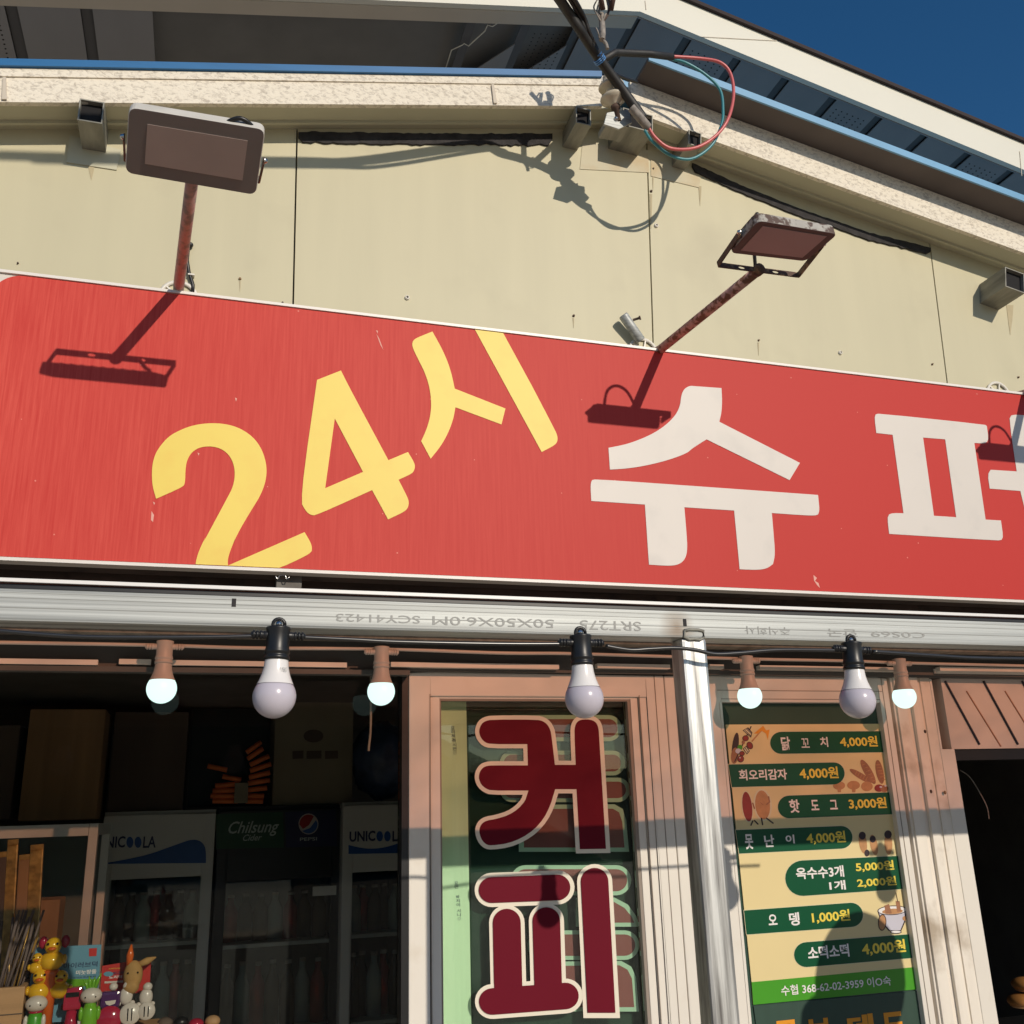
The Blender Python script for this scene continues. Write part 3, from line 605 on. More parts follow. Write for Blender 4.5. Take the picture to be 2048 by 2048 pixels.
pi_ = [C6(*q) for q in [(1130, 902), (1715, 963), (1727, 972), (1736, 1040), (1728, 1060), (1712, 1068), (1658, 1065), (1720, 1488), (1805, 1493), (1817, 1582), (1808, 1600), (1785, 1604), (1188, 1567), (1178, 1482), (1187, 1460), (1208, 1452), (1267, 1453), (1207, 1020), (1117, 1010), (1107, 928), (1113, 908)]]
sign_letter(smooth_poly(pi_, 2, 40), 'white_v', [[C6(*q) for q in [(1375, 1035), (1497, 1045), (1558, 1475), (1435, 1467)]]])
eo = [C6(*q) for q in [(1850, 935), (1862, 913), (1890, 908), (2010, 920), (2028, 940), (2128, 1640), (1985, 1630), (1912, 1330), (1743, 1317), (1732, 1240), (1748, 1213), (1892, 1222)]]
sign_letter(smooth_poly(eo, 2, 40), 'white_v')
for pts in ([(1627, 1150), (1634, 1156), (1630, 1162), (1637, 1166), (1640, 1176), (1634, 1170), (1628, 1161)], [(753, 668), (758, 676), (767, 700), (761, 690)], [(303, 1022), (308, 1030), (306, 1044), (302, 1040)], [(306, 1003), (310, 1006), (308, 1010)], [(752, 660), (756, 662), (755, 667)], [(395, 905), (399, 907), (397, 911)], [(1606, 1015), (1610, 1018), (1608, 1023)], [(470, 795), (474, 797), (472, 803)]):
    MB().prism([P(x, y, YS - .0004) for x, y in pts], (0, .0003, 0)).build('scuff', 'scuff', G)
# bent clip under the sign
cp = [(400 + x / 3.864, 1050 + y / 3.864) for x, y in [(585, 384), (590, 412), (606, 414), (614, 388), (658, 388), (668, 415), (684, 414), (692, 388)]]
MB().tube(poly(cp, YS + .01), .0014, 6).build('wire_clip', 'metal', G)
for x in (P(580, 1180, YS + .03).x,):
    MB().box((x - .03, YS + .03, ZB - .03), (x + .025, YS + .07, ZB + .003)).build('sign_bracket', 'signunder', G)

# wall strip under the sign, awning sheet, frame
MB().box((-1.6, YW + .03, 1.955), (4.2, YW + .05, 2.119)).build('weathered_board', 'oldwood', B)
A = thing('awning_frame', (P(1390, 1700, YB).x, YB + .025, 0), 'galvanised square tube awning frame with one post before the shop windows', 'awning')
zb0, zb1 = P(1024, 1241.5 + .0247 * 1024, YB).z, P(1024, 1175 + .0342 * 1024, YB).z
M['galv'] = streak_mat('scorched galvanised tube', (.53, .55, .53), (.22, .23, .225), .5, .22, (.9, 60, 150), .3, .62, .15, scorch=((0, -.025, zb0 + .018), .035, (.16, .085, .03)))
bx = MB().box((-1.2, YB, zb0), (3.0, YB + .05, zb1)).build('beam', 'galv', A, bevel=.004)
pxl, pxr = P(1366, 1305, YB).x, P(1416, 1308, YB).x
M['galv_post2'] = M['galv_post']
pt = MB().box((pxl, YB + .001, 0), (pxr, YB + .046, zb0)).build('post', 'galv_post', A, bevel=.006)
for k_, h_ in ((.40, .0007), (.70, .0005), (.86, .0004)): MB().box((-1.2, YB - .0005, zb0 + (zb1 - zb0) * k_), (3.0, YB - .0001, zb0 + (zb1 - zb0) * k_ + h_)).build('seam_line', 'txt_grey', bx)
bu = MB(); pc = Vector(((pxl + pxr) / 2, YB - .001, zb0 + .003))
bu.tube([pc + Vector((x, 0, z)) for x, z in ((-.018, .009), (-.019, -.002), (-.01, -.006), (0, -.005), (.01, -.006), (.018, -.002), (.018, .009), (.008, .011), (-.008, .011), (-.018, .009))], .0028, 6).build('weld_bead', 'purlin', A)
for bd, bxp in (('SRT275', (1160, 1240, 1282, 1262)), ('50X50X6.0M', (865, 1232, 1108, 1256)), ('SCY41423', (672, 1227, 840, 1247))): text('tube_print', bd, bxp, YB - .0006, 'txt_grey', bx, 0, True)
for bd, bxp in (('C0S69', (1742, 1262, 1850, 1276)), ('한국', (1655, 1257, 1715, 1275)), ('주식회사', (1490, 1252, 1580, 1270))): text('tube_print', bd, bxp, YB - .0006, 'txt_grey', bx, 0, True)
for x, y in ((468, 1205), (1370, 1245)):
    p = P(x, y, YB - .001); MB().box(p + Vector((-.003, 0, -.006)), p + Vector((.003, .0015, .006))).build('weld_mark', 'tar', bx)
# tinted sheet sloping back to the wall, its bright edge strip
zs0, zs1 = zb1 + .007, 1.985
sh = MB().hexa([(-1.2, YB + .004, zs0), (3.0, YB + .004, zs0), (3.0, YW + .028, zs1), (-1.2, YW + .028, zs1)], [(-1.2, YB + .004, zs0 + .003), (3.0, YB + .004, zs0 + .003), (3.0, YW + .028, zs1 + .003), (-1.2, YW + .028, zs1 + .003)]).build('awning_sheet', 'sheet', A)
MB().hexa([(-1.2, 2.08, zs0 + .0045 + .131 * (2.08 - YB)), (3.0, 2.08, zs0 + .0045 + .131 * (2.08 - YB)), (3.0, YW + .028, zs1 + .0045), (-1.2, YW + .028, zs1 + .0045)], [(-1.2, 2.08, zs0 + .0065 + .131 * (2.08 - YB)), (3.0, 2.08, zs0 + .0065 + .131 * (2.08 - YB)), (3.0, YW + .028, zs1 + .0065), (-1.2, YW + .028, zs1 + .0065)]).build('shade_strip', 'purlin', A)  # opaque strip added out of sight on the sheet to shade the header
MB().box((-1.2, YB + .003, zb1 + .0005), (3.0, YB + .02, zb1 + .0065)).build('gap_shade', 'black', A)  # black strip put in as the shade of the gap above the beam
zt0, zt1 = P(200, 1163.5, YB).z, P(200, 1170.5, YB).z
MB().box((-1.2, YB - .004, zt1), (3.0, YB + .001, zt0)).build('edge_strip', 'whitestrip', A)
MB().box((-1.2, YW - .10, 1.93), (3.0, YW - .05, 1.965)).build('shade_rail', 'purlin', A, bevel=.003)  # rail added so that its shadow falls on the header

# ------------------------------------------------------------------ flood lamps on arms
def quad_plate(qpx, c, n, r, nseg=5):
    w = [on_plane(x, y, c, n) for x, y in qpx]; pts = []
    for i in range(4):
        p, a, b = w[i], w[i - 1], w[(i + 1) % 4]; u, v = (a - p).normalized(), (b - p).normalized()
        for k in range(nseg + 1): t = k / nseg; pts.append(p + u * r * (1 - t) ** 2 + v * r * t ** 2)
    return pts, w
def flood(name_label, quad, c, n, J, base_px, lens_in, mats, cable, arm_front):
    base = P(base_px[0], base_px[1], YS) + Vector((0, .0, .006))
    t = thing('flood_lamp', base, name_label, 'flood lamp', 'flood lamps on arms above the sign')
    n = Vector(n).normalized(); th = .026
    pts, w = quad_plate(quad, c, n, .016)
    MB().prism(pts, -n * th).build('housing', mats[0], t, bevel=.003)
    pin, wi = quad_plate(quad, c + n * .0012, n, .014)
    ctr = sum(wi, Vector()) / 4
    MB().prism([ctr + (p - ctr) * .985 for p in pin], -n * .001).build('front_plate', mats[1], t)
    li = [ctr + (wi[0] - ctr) * 0, 0]
    a, b, c_, d = wi
    def bl(u, v): return (a * (1 - u) + b * u) * (1 - v) + (d * (1 - u) + c_ * u) * v
    l0, l1, l2, l3 = lens_in
    MB().prism([bl(l0, l1) + n * .0012, bl(l2, l1) + n * .0012, bl(l2, l3) + n * .0012, bl(l0, l3) + n * .0012], -n * .001).build('lens', mats[2], t)
    # cooling fins on the back
    fn = MB()
    for k in range(9):
        u = .14 + .72 * k / 8; p1, p2 = bl(u, .2) - n * (th + .001), bl(u, .8) - n * (th + .001); fn.bar(p1, p2, .003, .005, n)
    fn.build('fins', mats[0], t)
    # U bracket: pivots at the middle of the short sides, crossbar through the arm's end
    pl, pr = bl(0, .5) - n * th * .5, bl(1, .5) - n * th * .5
    ux = (pr - pl).normalized(); half = (pr - pl).length / 2 + .006
    jl, jr = J - ux * half, J + ux * half
    pl2, pr2 = pl - ux * .006, pr + ux * .006
    br = MB(); wv = .016
    side = (pl2 - jl).normalized(); nn = side.cross(ux).normalized()
    sx = ux.cross(nn).normalized(); sl = lambda k: [J + ux * (k * half * .42 + .0085 * math.cos(t)) + nn * .0042 * math.sin(t) - sx * .0015 for t in [i * 2 * math.pi / 12 for i in range(12)]]
    br.prism([jl - nn * wv / 2 - sx * .0015, jr - nn * wv / 2 - sx * .0015, jr + nn * wv / 2 - sx * .0015, jl + nn * wv / 2 - sx * .0015], sx * .003, [sl(-1), sl(1)]); br.bar(jl, pl2, wv, .003, ux); br.bar(jr, pr2, wv, .003, ux)
    br.build('bracket', mats[3], t, bevel=.0008)
    for p, s in ((pl2, -1), (pr2, 1)): MB().lathe(p, [(0, .007), (.004, .006), (.0055, .002), (.0055, 0)], ux * s, 10).build('bolt', 'metal', t)
    MB().lathe(J - nn * 0 - (J - base).normalized() * .012, [(.0, 0), (.013, 0), (.014, .006), (.014, .02), (.009, .024), (0, .024)], (J - base), 12).build('clamp', mats[3], t)
    st = Vector((base.x - .004, YW - .004, ZT + .020))
    MB().tube([st, base + (st - base) * .35, base, base + (J - base) * .5, J], .0125, 14).build('arm', mats[4], t)
    # spoked flange on the wall
    fc = Vector((base.x - .004, YW - .001, ZT + .036)); fg = MB()
    fg.lathe(fc, [(.040, 0), (.046, .0), (.047, .006), (.040, .008), (.038, .003)], (0, -1, 0), 28)
    fg.lathe(fc, [(0, .006), (.018, .006), (.022, 0)], (0, -1, 0), 20)
    for k in range(6):
        a_ = k * math.pi / 3 + .3; fg.bar(fc + Vector((.016 * math.cos(a_), -.004, .016 * math.sin(a_))), fc + Vector((.042 * math.cos(a_), -.004, .042 * math.sin(a_))), .004, .005, (0, 1, 0))
    fg.build('flange', 'flange', t)
    up = -n
    cb = cable(bl, n, th, J)
    MB().tube(smooth3(cb), .0042, 8).build('lamp_cable', 'black', t)
    return t
C1 = meet((388, 303), (228, 765), YS); J1 = meet((387, 338), (256, 720), YS)
C2 = meet((1567, 482), (1253, 848), YS); J2 = meet((1517, 540), (1267, 819), YS)
def loop1(bl, n, th, J):
    up = (bl(.8, 0) - bl(.8, .5)); a = bl(.70, .06) - n * .014; b = bl(.93, .10) - n * .014
    return [bl(.66, .3) - n * th, a, (a + b) * .5 + up * .26, b, bl(.9, .35) - n * (th + .004), bl(.82, .6) - n * (th + .012), bl(.75, .9) - n * (th + .02), J + (bl(1, .5) - bl(0, .5)) * .2]
def loop2(bl, n, th, J):
    a = bl(.45, .7) - n * th; b = bl(.1, .5) - n * th
    return [a, a - n * .025, a * .5 + J * .5 - n * .01, J + Vector((.004, -.002, .01))]
def loop3(bl, n, th, J):
    a = bl(.2, .5) - n * th
    return [a, a - n * .03 + Vector((.01, 0, .02)), a * .6 + J * .4 + Vector((0, .01, .065)), a * .25 + J * .75 + Vector((0, .01, .05)), J + Vector((0, .012, .004))]
L1 = flood('flood lamp with clean brown face and pink arm above the red sign left corner', [(257, 214), (531, 259), (512, 391), (250, 346)], C1, (0, -.46, -.89), J1, (357, 578), (.14, .2, .88, .8), ('lamp_body', 'lamp_face', 'lamp_lens', 'rust', 'pipe'), loop1, False)
L2 = flood('rusty flood lamp with open bracket on a flaking arm above the white letters', [(1516, 441), (1677, 468), (1612, 523), (1459, 506)], C2, (0, -.2, -.98), J2, (1321, 703), (.1, .12, .9, .88), ('lamp_body_old', 'lamp_face_old', 'lamp_lens_old', 'rust', 'pipe_rust'), loop3, True)
L3 = copy_tree(L2); L3.location.x += P(2050, 786, YS).x - P(1321, 703, YS).x
L3['label'] = 'flood lamp at the right picture edge, only flange and shadow showing'
# short thin cable clipped beside the first arm
cl = thing('feed_cable', P(380, 585, YW - .01), 'short black cable clipped to the wall beside the pink lamp arm', 'cable')
MB().tube(poly([(377, 492), (374, 520), (378, 545), (386, 570), (385, 590)], YW - .008), .0045, 8).build('wire', 'black', cl)
MB().box(P(376, 546, YW - .014), P(389, 556, YW)).build('clip', 'flange', cl)
MB().ball(P(381, 490, YW - .008), .007).build('wire_end', 'black', cl)
# stub of pipe behind the second arm
sc_ = thing('pipe_stub', P(1272, 672, YW - .02), 'grey metal pipe stub with a bolt leaning by the rusty lamp flange', 'pipe stub')
a_, b_ = P(1246, 630, YW - .03), P(1282, 682, YW - .02)
d_ = (b_ - a_).normalized()
MB().lathe(a_, [(.009, .002), (.0125, 0), (.014, .004), (.014, (b_ - a_).length - .003), (.012, (b_ - a_).length), (0, (b_ - a_).length)], d_, 18).build('pipe', 'galv', sc_)
p_ = P(1266, 640, YW - .034); MB().lathe(p_, [(.0035, 0), (.0035, .018), (.006, .018), (.006, .022), (0, .022)], (1, -.5, .25), 10).build('bolt', 'rust', sc_)

# ------------------------------------------------------------------ bulbs
def bulb_profile(): 
    pr = [(0, 0)]
    r = .0305
    for i in range(1, 17):
        t = -math.pi / 2 + i * (math.pi / 2 + .58) / 16; pr.append((r * math.cos(t), r + r * math.sin(t)))
    return pr
def make_bulb(name, label, group, globe, base, sock, hook):
    t = thing(name, (0, 0, 0), label, 'light bulb', group)
    g = bulb_profile(); zj = g[-1][1]; rj = g[-1][0]
    MB().lathe((0, 0, 0), g + [(rj - .002, zj + .001), (0, zj + .001)]).build('globe', globe, t)
    MB().lathe((0, 0, 0), [(rj + .0004, zj + .0006), (rj - .0022, zj + .006), (rj - .0052, zj + .014), (.0178, zj + .024), (.0168, zj + .034), (.0165, zj + .038), (0, zj + .038)]).build('bulb_base', base, t)
    zs = zj + .0355
    so_ = MB().lathe((0, 0, 0), [(.0150, zs), (.0182, zs), (.0184, zs + .005), (.0172, zs + .006), (.0172, zs + .009), (.0186, zs + .010), (.0178, zs + .014), (.0166, zs + .018), (.0164, zs + .04), (.0178, zs + .0455), (.0178, zs + .0475), (.012, zs + .049), (0, zs + .049)]).build('socket', sock, t)
    zc = zs + .036
    for s in (-1, 1):
        bt = MB(); bt.lathe((s * .015, 0, zc), [(.0062, 0), (.0062, .006), (.0055, .007)] + sum([[(.0068, .008 + k * .005), (.0068, .011 + k * .005), (.0045, .0115 + k * .005), (.0045, .0128 + k * .005)] for k in range(3)], []) + [(.0035, .024), (0, .024)], (s, 0, 0), 12).build('cable_boot', sock, so_)
    if hook:
        rg = [(Vector((.0085 * math.cos(a), 0, zs + .052 + .0085 * math.sin(a)))) for a in [i * 2 * math.pi / 16 for i in range(17)]]
        h = MB().tube(rg, .0028, 8).build('hanging_ring', sock, so_)
        MB().lathe((0, .003, zs + .053), [(0, .007), (.0035, .006), (.005, .003), (.005, 0)], (0, -1, 0), 12).build('screw', 'metal', t)
    return t
YBU = 1.432
front = make_bulb('hanging_bulb', '', 'unlit bulbs on the black cable', 'bulb_globe', 'bulb_white', 'black', True)
lab = ['unlit white bulb in black socket hanging before the dark shop window', 'unlit white bulb in black socket hanging before the coffee window', 'unlit white bulb in black socket hanging before the green menu']
spots = [(546, 1437), (1171, 1437), (1719, 1437)]
FB = []
for i, (x, y) in enumerate(spots):
    o = front if i == 0 else copy_tree(front); o.location = P(x, y, YBU); o['label'] = lab[i]; FB.append(o)
dx = FB[1].location.x - FB[0].location.x
for k in (-1, 3, 4, 5):
    o = copy_tree(front); o.location = (FB[0].location.x + dx * k, YBU, FB[0].location.z + .002)
    o['label'] = 'unlit bulb further along the black cable beyond the picture edge'
for o, rz in zip(FB, (.0, .25, -.35)): o.rotation_euler.z = rz * .0
for o, ry in zip(FB, (.02, -.01, .03)): o.rotation_euler.y = ry
text('bulb_print', 'U30', (558, 1334, 572, 1343), YBU - .0185, 'txt_grey', FB[0], 0)
lit = make_bulb('lit_bulb', '', 'lit bulbs under the sign', 'lit', 'lit_base', 'lit_base', False)
YL = 2.165
llab = ['lit bulb in beige holder hanging over the brown cardboard, nearest the left edge', 'lit bulb in beige holder hanging by the right end of the dark window', 'lit bulb in beige holder beside the steel post over the skewer picture', 'lit bulb in beige holder before the stained timber jamb']
LB = []
for i, (x, y) in enumerate([(321, 1407), (762, 1411), (1502, 1417), (1812, 1417)]):
    o = lit if i == 0 else copy_tree(lit); o.location = P(x, y, YL); o['label'] = llab[i]; LB.append(o)
# cables
cb = MB()
for seg in ([(-160, 1248), (0, 1262), (150, 1273), (300, 1275), (430, 1274), (512, 1272)], [(590, 1274), (700, 1279), (800, 1284), (1000, 1288), (1142, 1288)], [(1212, 1292), (1260, 1300), (1300, 1298), (1350, 1296), (1390, 1300), (1430, 1308), (1480, 1306), (1560, 1300), (1690, 1301)], [(1745, 1303), (1850, 1310), (1950, 1316), (2070, 1318), (2200, 1322)]):
    cb.tube(smooth3(poly(seg, YBU)), .0034, 8)
tag(cb.build('light_cable', 'cable'), 'thin black cable strung below the galvanised beam between the unlit bulbs', 'cable')
cb = MB()
for seg in ([(-160, 1282), (0, 1285), (300, 1290), (500, 1296), (762, 1298), (1000, 1306), (1130, 1307), (1300, 1312), (1502, 1318), (1700, 1322), (1812, 1326), (2060, 1332), (2200, 1336)],):
    cb.tube(smooth3(poly(seg, YL + .012)), .0042, 8)
tag(cb.build('light_cable', 'lit_base'), 'beige cable running under the header between the lit bulbs', 'cable')

# ------------------------------------------------------------------ shopfront: header, windows, jambs
def zf(px, py, Y=YF): return P(px, py, Y).z
hz0, hz1 = zf(400, 1338), zf(400, 1262)
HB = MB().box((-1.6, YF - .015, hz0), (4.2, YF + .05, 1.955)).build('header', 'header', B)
for (x0, x1) in [(-60, 196), (238, 302), (338, 694), (782, 1118), (1195, 1340), (1420, 1448), (1520, 1800), (1880, 2100)]:
    yl = 1320 + .0085 * (x0 + x1) / 2
    a, b = P(x0, yl, YF - .035), P(x1, yl, YF - .035)
    MB().box((a.x, YF - .035, a.z - .006), (b.x, YF - .016, a.z + .005)).build('sun_sliver', 'pvc', HB)  # pale strips added as the sliver of sunlight along the shaded header
MB().box((-1.6, YF - .03, hz0 - .012), (P(815, 1345, YF).x, YF - .001, hz0 - .001)).build('header_lip', 'header', HB)
# big dark window on the left
wx1 = P(818, 1500, YF).x
w1 = MB().box((wx1 - .016, YF + .002, .35), (wx1 - .001, YF + .05, hz0 - .002)).build('window', 'fr_black', B); w1['label'] = 'wide dark window with goods behind it'
MB().box((-1.6, YF + .03, .35), (wx1 - .017, YF + .034, hz0 - .003)).build('pane', 'glass_shop', w1)
MB().box((-1.6, YF + .0, 0), (wx1, YF + .06, .349)).build('low_wall', 'pvc', B)
# coffee window
cx0, cx1 = wx1, P(1338, 1500, YF).x
ct = hz0 - .002
def frame(x0, x1, z0, z1, w, y0, y1, wt=None):
    mb = MB(); wt = wt or w
    mb.box((x0, y0, z0), (x0 + w, y1, z1)); mb.box((x1 - w, y0, z0), (x1, y1, z1)); mb.box((x0 + w, y0, z1 - wt), (x1 - w, y1, z1)); mb.box((x0 + w, y0, z0), (x1 - w, y1, z0 + w)); return mb
gx0, gx1 = P(881, 1500, YF).x, P(1276, 1600, YF).x
gz1 = zf(1050, 1398)
w2 = frame(cx0, cx1, .35, ct, .05, YF, YF + .06, .055).build('window', 'pvc', B, bevel=.003); w2['label'] = 'cream framed window with large maroon lettering'
sx0, sx1 = cx0 + .046, gx1 + .018
sash = MB()
sash.box((cx0 + .0505, YF + .006, .41), (gx0, YF + .045, ct - .0555)); sash.box((gx1, YF + .006, .41), (gx1 + .02, YF + .045, ct - .0555)); sash.box((gx0, YF + .006, gz1), (gx1, YF + .045, ct - .0555))
sash.build('sash', 'pvc', w2, bevel=.003)
MB().box((gx1 + .021, YF + .004, .41), (cx1 - .0505, YF + .05, ct - .0555)).build('frame_infill', 'pvc', w2)
ln = MB()
for x in (cx0 + .049, gx1 + .021): ln.box((x, YF - .001, .36), (x + .0016, YF + .003, ct - .05))
for x in (P(1318, 1500, YF).x,): ln.box((x, YF - .001, .36), (x + .002, YF + .003, ct))
ln.build('frame_joint', 'pvc_line', w2)
gk = MB(); gk.box((gx0, YF + .008, .42), (gx0 + .004, YF + .03, gz1)); gk.box((gx1 - .008, YF + .008, .42), (gx1, YF + .03, gz1)); gk.box((gx0 + .004, YF + .008, gz1 - .004), (gx1 - .008, YF + .03, gz1)); gk.build('gasket', 'pvc_line', w2)
YG = YF + .022
MB().box((gx0 + .0045, YG, .42), (gx1 - .0085, YG + .004, gz1 - .0045)).build('pane', 'glass_green', w2)
# maroon lettering on the pane, outlined in cream
ker = [(395, 92), (670, 92), (715, 103), (750, 130), (772, 170), (780, 215), (797, 362), (873, 362), (866, 190), (870, 150), (885, 118), (910, 98), (945, 90), (990, 92), (1025, 105), (1048, 130), (1060, 165), (1064, 220), (1106, 912), (900, 915), (880, 557), (795, 557), (770, 640), (730, 720), (670, 790), (590, 845), (500, 880), (400, 893), (360, 888), (325, 860), (305, 820), (298, 780), (305, 745), (325, 715), (360, 695), (420, 685), (490, 663), (540, 630), (575, 590), (583, 565), (390, 565), (350, 550), (315, 520), (298, 480), (296, 450), (305, 415), (330, 382), (365, 368), (400, 365), (588, 365), (586, 288), (390, 288), (345, 275), (312, 240), (298, 200), (300, 165), (318, 125), (350, 102)]
ker = smooth_poly(ker, 2, 45)
def on_glass(nm, pts, m, lay, k=CC): return MB().prism([P(*k(*q), YG - .0006 - lay * .0004) for q in pts], (0, .0003, 0)).build(nm, m, w2)
on_glass('letter_outline', ker, 'cream_v', 0); on_glass('letter', inset(ker, 25), 'maroon', 1)
def stem(xl0, y0, xr0, xl1, y1, xr1, r):     # round-headed upright
    c = ((xl0 + xr0) / 2, y0); out = [(xl1, y1)]
    for i in range(15): t = math.pi + math.pi * i / 14; out.append((c[0] + r * math.cos(t), c[1] + r * math.sin(t)))
    return out + [(xr1, y1)]
for i, (o_, r_) in enumerate([(capsule((398, 1133), (790, 1118), 102), capsule((398, 1133), (790, 1118), 77)), (stem(382, 1328, 594, 394, 1800, 607, 106), stem(405, 1328, 571, 415, 1800, 583, 83)), (stem(619, 1318, 829, 632, 1790, 845, 105), stem(642, 1318, 806, 656, 1790, 820, 82)), (capsule((402, 1798), (838, 1765), 104), capsule((402, 1798), (838, 1765), 79)), (stem(907, 1083, 1117, 945, 1897, 1163, 105), stem(931, 1083, 1093, 970, 1865, 1136, 82))]):
    on_glass('letter_outline', o_, 'cream_v', i); on_glass('letter', r_, 'maroon', 6 + i)
# inner leaf seen through the glass
YI = YF + .048
MB().box((gx0 - .02, YI, .4), (P(934, 1500, YI).x, YI + .03, P(900, 1400, YI).z)).build('inner_stile', 'palegreen', w2)
for (x0, y0, ch) in [(902, 1452, '요미제거'), (905, 1478, '하시면☺'), (909, 1762, '요면'), (912, 1790, '봐지이'), (914, 1818, '시니☺')]:
    for k, c in enumerate(ch): text('stile_print', c, (x0 + k * .5, y0 + k * 8, x0 + 7 + k * .5, y0 + 7 + k * 8), YI - .001, 'txt_navy', w2, 0)
MB().box((P(934, 1500, YI).x + .001, YI + .01, .4), (gx1 + .05, YI + .014, P(900, 1400, YI).z)).build('inner_pane', mat('grey green film', (.030, .050, .040), .07, var=.12, scale=(4, 4, 3)), w2)
gh = []
for a, b, r in [((530, 168), (1095, 168), 78), ((520, 376), (1120, 376), 74), ((520, 536), (1150, 536), 73), ((600, 1075), (1140, 1075), 90), ((700, 1462), (1190, 1462), 88)]: gh.append((capsule(a, b, r), capsule(a, b, r - 24)))
gh.append(([(560, 905), (560, 625), (1130, 622), (1180, 650), (1200, 720), (1217, 905)], [(590, 880), (590, 650), (1120, 648), (1158, 670), (1176, 725), (1190, 880)]))
gh.append(([(900, 1352), (900, 1180), (1130, 1178), (1210, 1220), (1260, 1290), (1280, 1352)], [(925, 1328), (925, 1205), (1125, 1203), (1190, 1240), (1235, 1295), (1248, 1328)]))
gh.append(([(800, 1858), (800, 1560), (1170, 1556), (1230, 1590), (1258, 1650), (1276, 1858)], [(830, 1832), (830, 1585), (1160, 1582), (1208, 1608), (1234, 1660), (1248, 1832)]))
for i, (o_, r_) in enumerate(gh):
    MB().prism([P(*CC(*q), YI - .001 - i * .0006) for q in o_], (0, .0003, 0)).build('back_letter', 'ghost_line', w2); MB().prism([P(*CC(*q), YI - .0013 - i * .0006) for q in r_], (0, .0002, 0)).build('back_letter', 'ghost_red', w2)

# menu window
mx0 = cx1 + .002; mgx0 = P(1452, 1500, YF).x; mgx1 = P(1774, 1500, YF).x; mx1 = mgx1 + .032
w3 = MB(); w3.box((mx0, YF, .35), (mgx0, YF + .06, ct)); w3.box((mgx1, YF, .35), (mx1, YF + .06, ct)); mgz = zf(1560, 1405)
w3.box((mgx0, YF, mgz), (mgx1, YF + .06, ct)); w3 = w3.build('window', 'pvc', B, bevel=.003); w3['label'] = 'narrow cream framed window carrying the green menu'
MB().box((mgx0 + .001, YF + .02, .36), (mgx1 - .001, YF + .024, mgz - .001)).build('pane', 'glass_dark', w3)
gk = MB(); gk.box((mgx0 - .007, YF - .0015, .36), (mgx0, YF + .02, mgz)); gk.build('gasket', 'pvc', w3)
ln = MB(); ln.box((mx0 + .05, YF - .0012, .36), (mx0 + .052, YF + .003, ct)); ln.box((mgx0, YF - .0012, mgz + .008), (mgx1, YF + .003, mgz + .0095)); ln.box((mgx0 - .01, YF - .0012, mgz + .03), (mgx1 + .01, YF + .003, mgz + .0315)); ln.box((mgx1 + .012, YF - .0012, .36), (mgx1 + .0135, YF + .003, ct)); ln.build('frame_joint', 'pvc_line', w3)
MB().box((mgx0 + .001, YF + .05, .36), (mgx1 - .001, YF + .056, mgz)).build('inner_blind', mat('dim green blind', (.14, .24, .19), .7), w3)
# stained timber jamb, shadow gap and door frame to the right
jx0 = mx1 + .013; jx1 = P(1884, 1500, YF).x; dx0 = P(1906, 1500, YF).x
jb = MB().box((jx0, YF + .004, 0), (jx1, YF + .06, ct + .02)).build('door_jamb', 'stained_wood', B, bevel=.003)
mb = MB()
for k, (u0, u1, d) in enumerate([(.05, .3, .006), (.42, .62, .010), (.72, .97, .004)]): mb.box((jx0 + (jx1 - jx0) * u0, YF + .004 - d, 0), (jx0 + (jx1 - jx0) * u1, YF + .0045, ct + .019))
mb.build('jamb_moulding', 'stained_wood', jb, bevel=.0015)
MB().box((mx1, YF + .03, 0), (jx0, YF + .05, ct)).build('jamb_gap', 'pvc_line', B)
for x, y in ((1850, 1463), (1862, 1583), (1890, 1585)): MB().ball(P(x, y, YF - .006), (.004, .003, .005), 8, 6).build('nail_hole', 'rust', jb)
df = MB().box((jx1 + .001, YF - .002, 0), (P(1897, 1600, YF).x - .0015, YF + .05, ct)).build('door_frame', 'pvc', B, bevel=.002)
MB().box((P(1897, 1600, YF).x + .0015, YF - .002, 0), (dx0 + .004, YF + .05, P(1906, 1498, YF).z)).build('door_stop', 'pvc', df, bevel=.002)
# ridged panel above the doorway
zpan = zf(1980, 1497); zp1 = zf(1980, 1352)
pn = MB().box((P(1897, 1450, YF).x + .0016, YF + .004, zpan), (4.2, YF + .04, zp1)).build('overdoor_panel', 'pink_panel', B)
gr = MB(); g2 = MB()
for k in range(6):
    (ax, ay), (bx_, by) = (1890 + k * 77, 1362), (1959 + k * 77, 1489)
    a, b = P(ax, ay, YF + .002), P(bx_, by, YF + .002); gr.bar(a, b, .004, .005, (0, 1, 0))
    a, b = P(ax + 43, ay + 20, YF + .003), P(bx_ + 43, by + 4, YF + .003); g2.bar(a, b, .003, .0016, (0, 1, 0))
gr.build('groove', 'groove', pn); g2.build('fine_groove', 'print_brown', pn)
MB().box((jx1, YF - .02, zp1 + .002), (4.2, YF + .03, zp1 + .015)).build('panel_trim', 'pvc', B)
MB().box((dx0, YF + .01, zpan - .03), (4.2, YF + .05, zpan - .001)).build('door_head', 'fr_black', B)

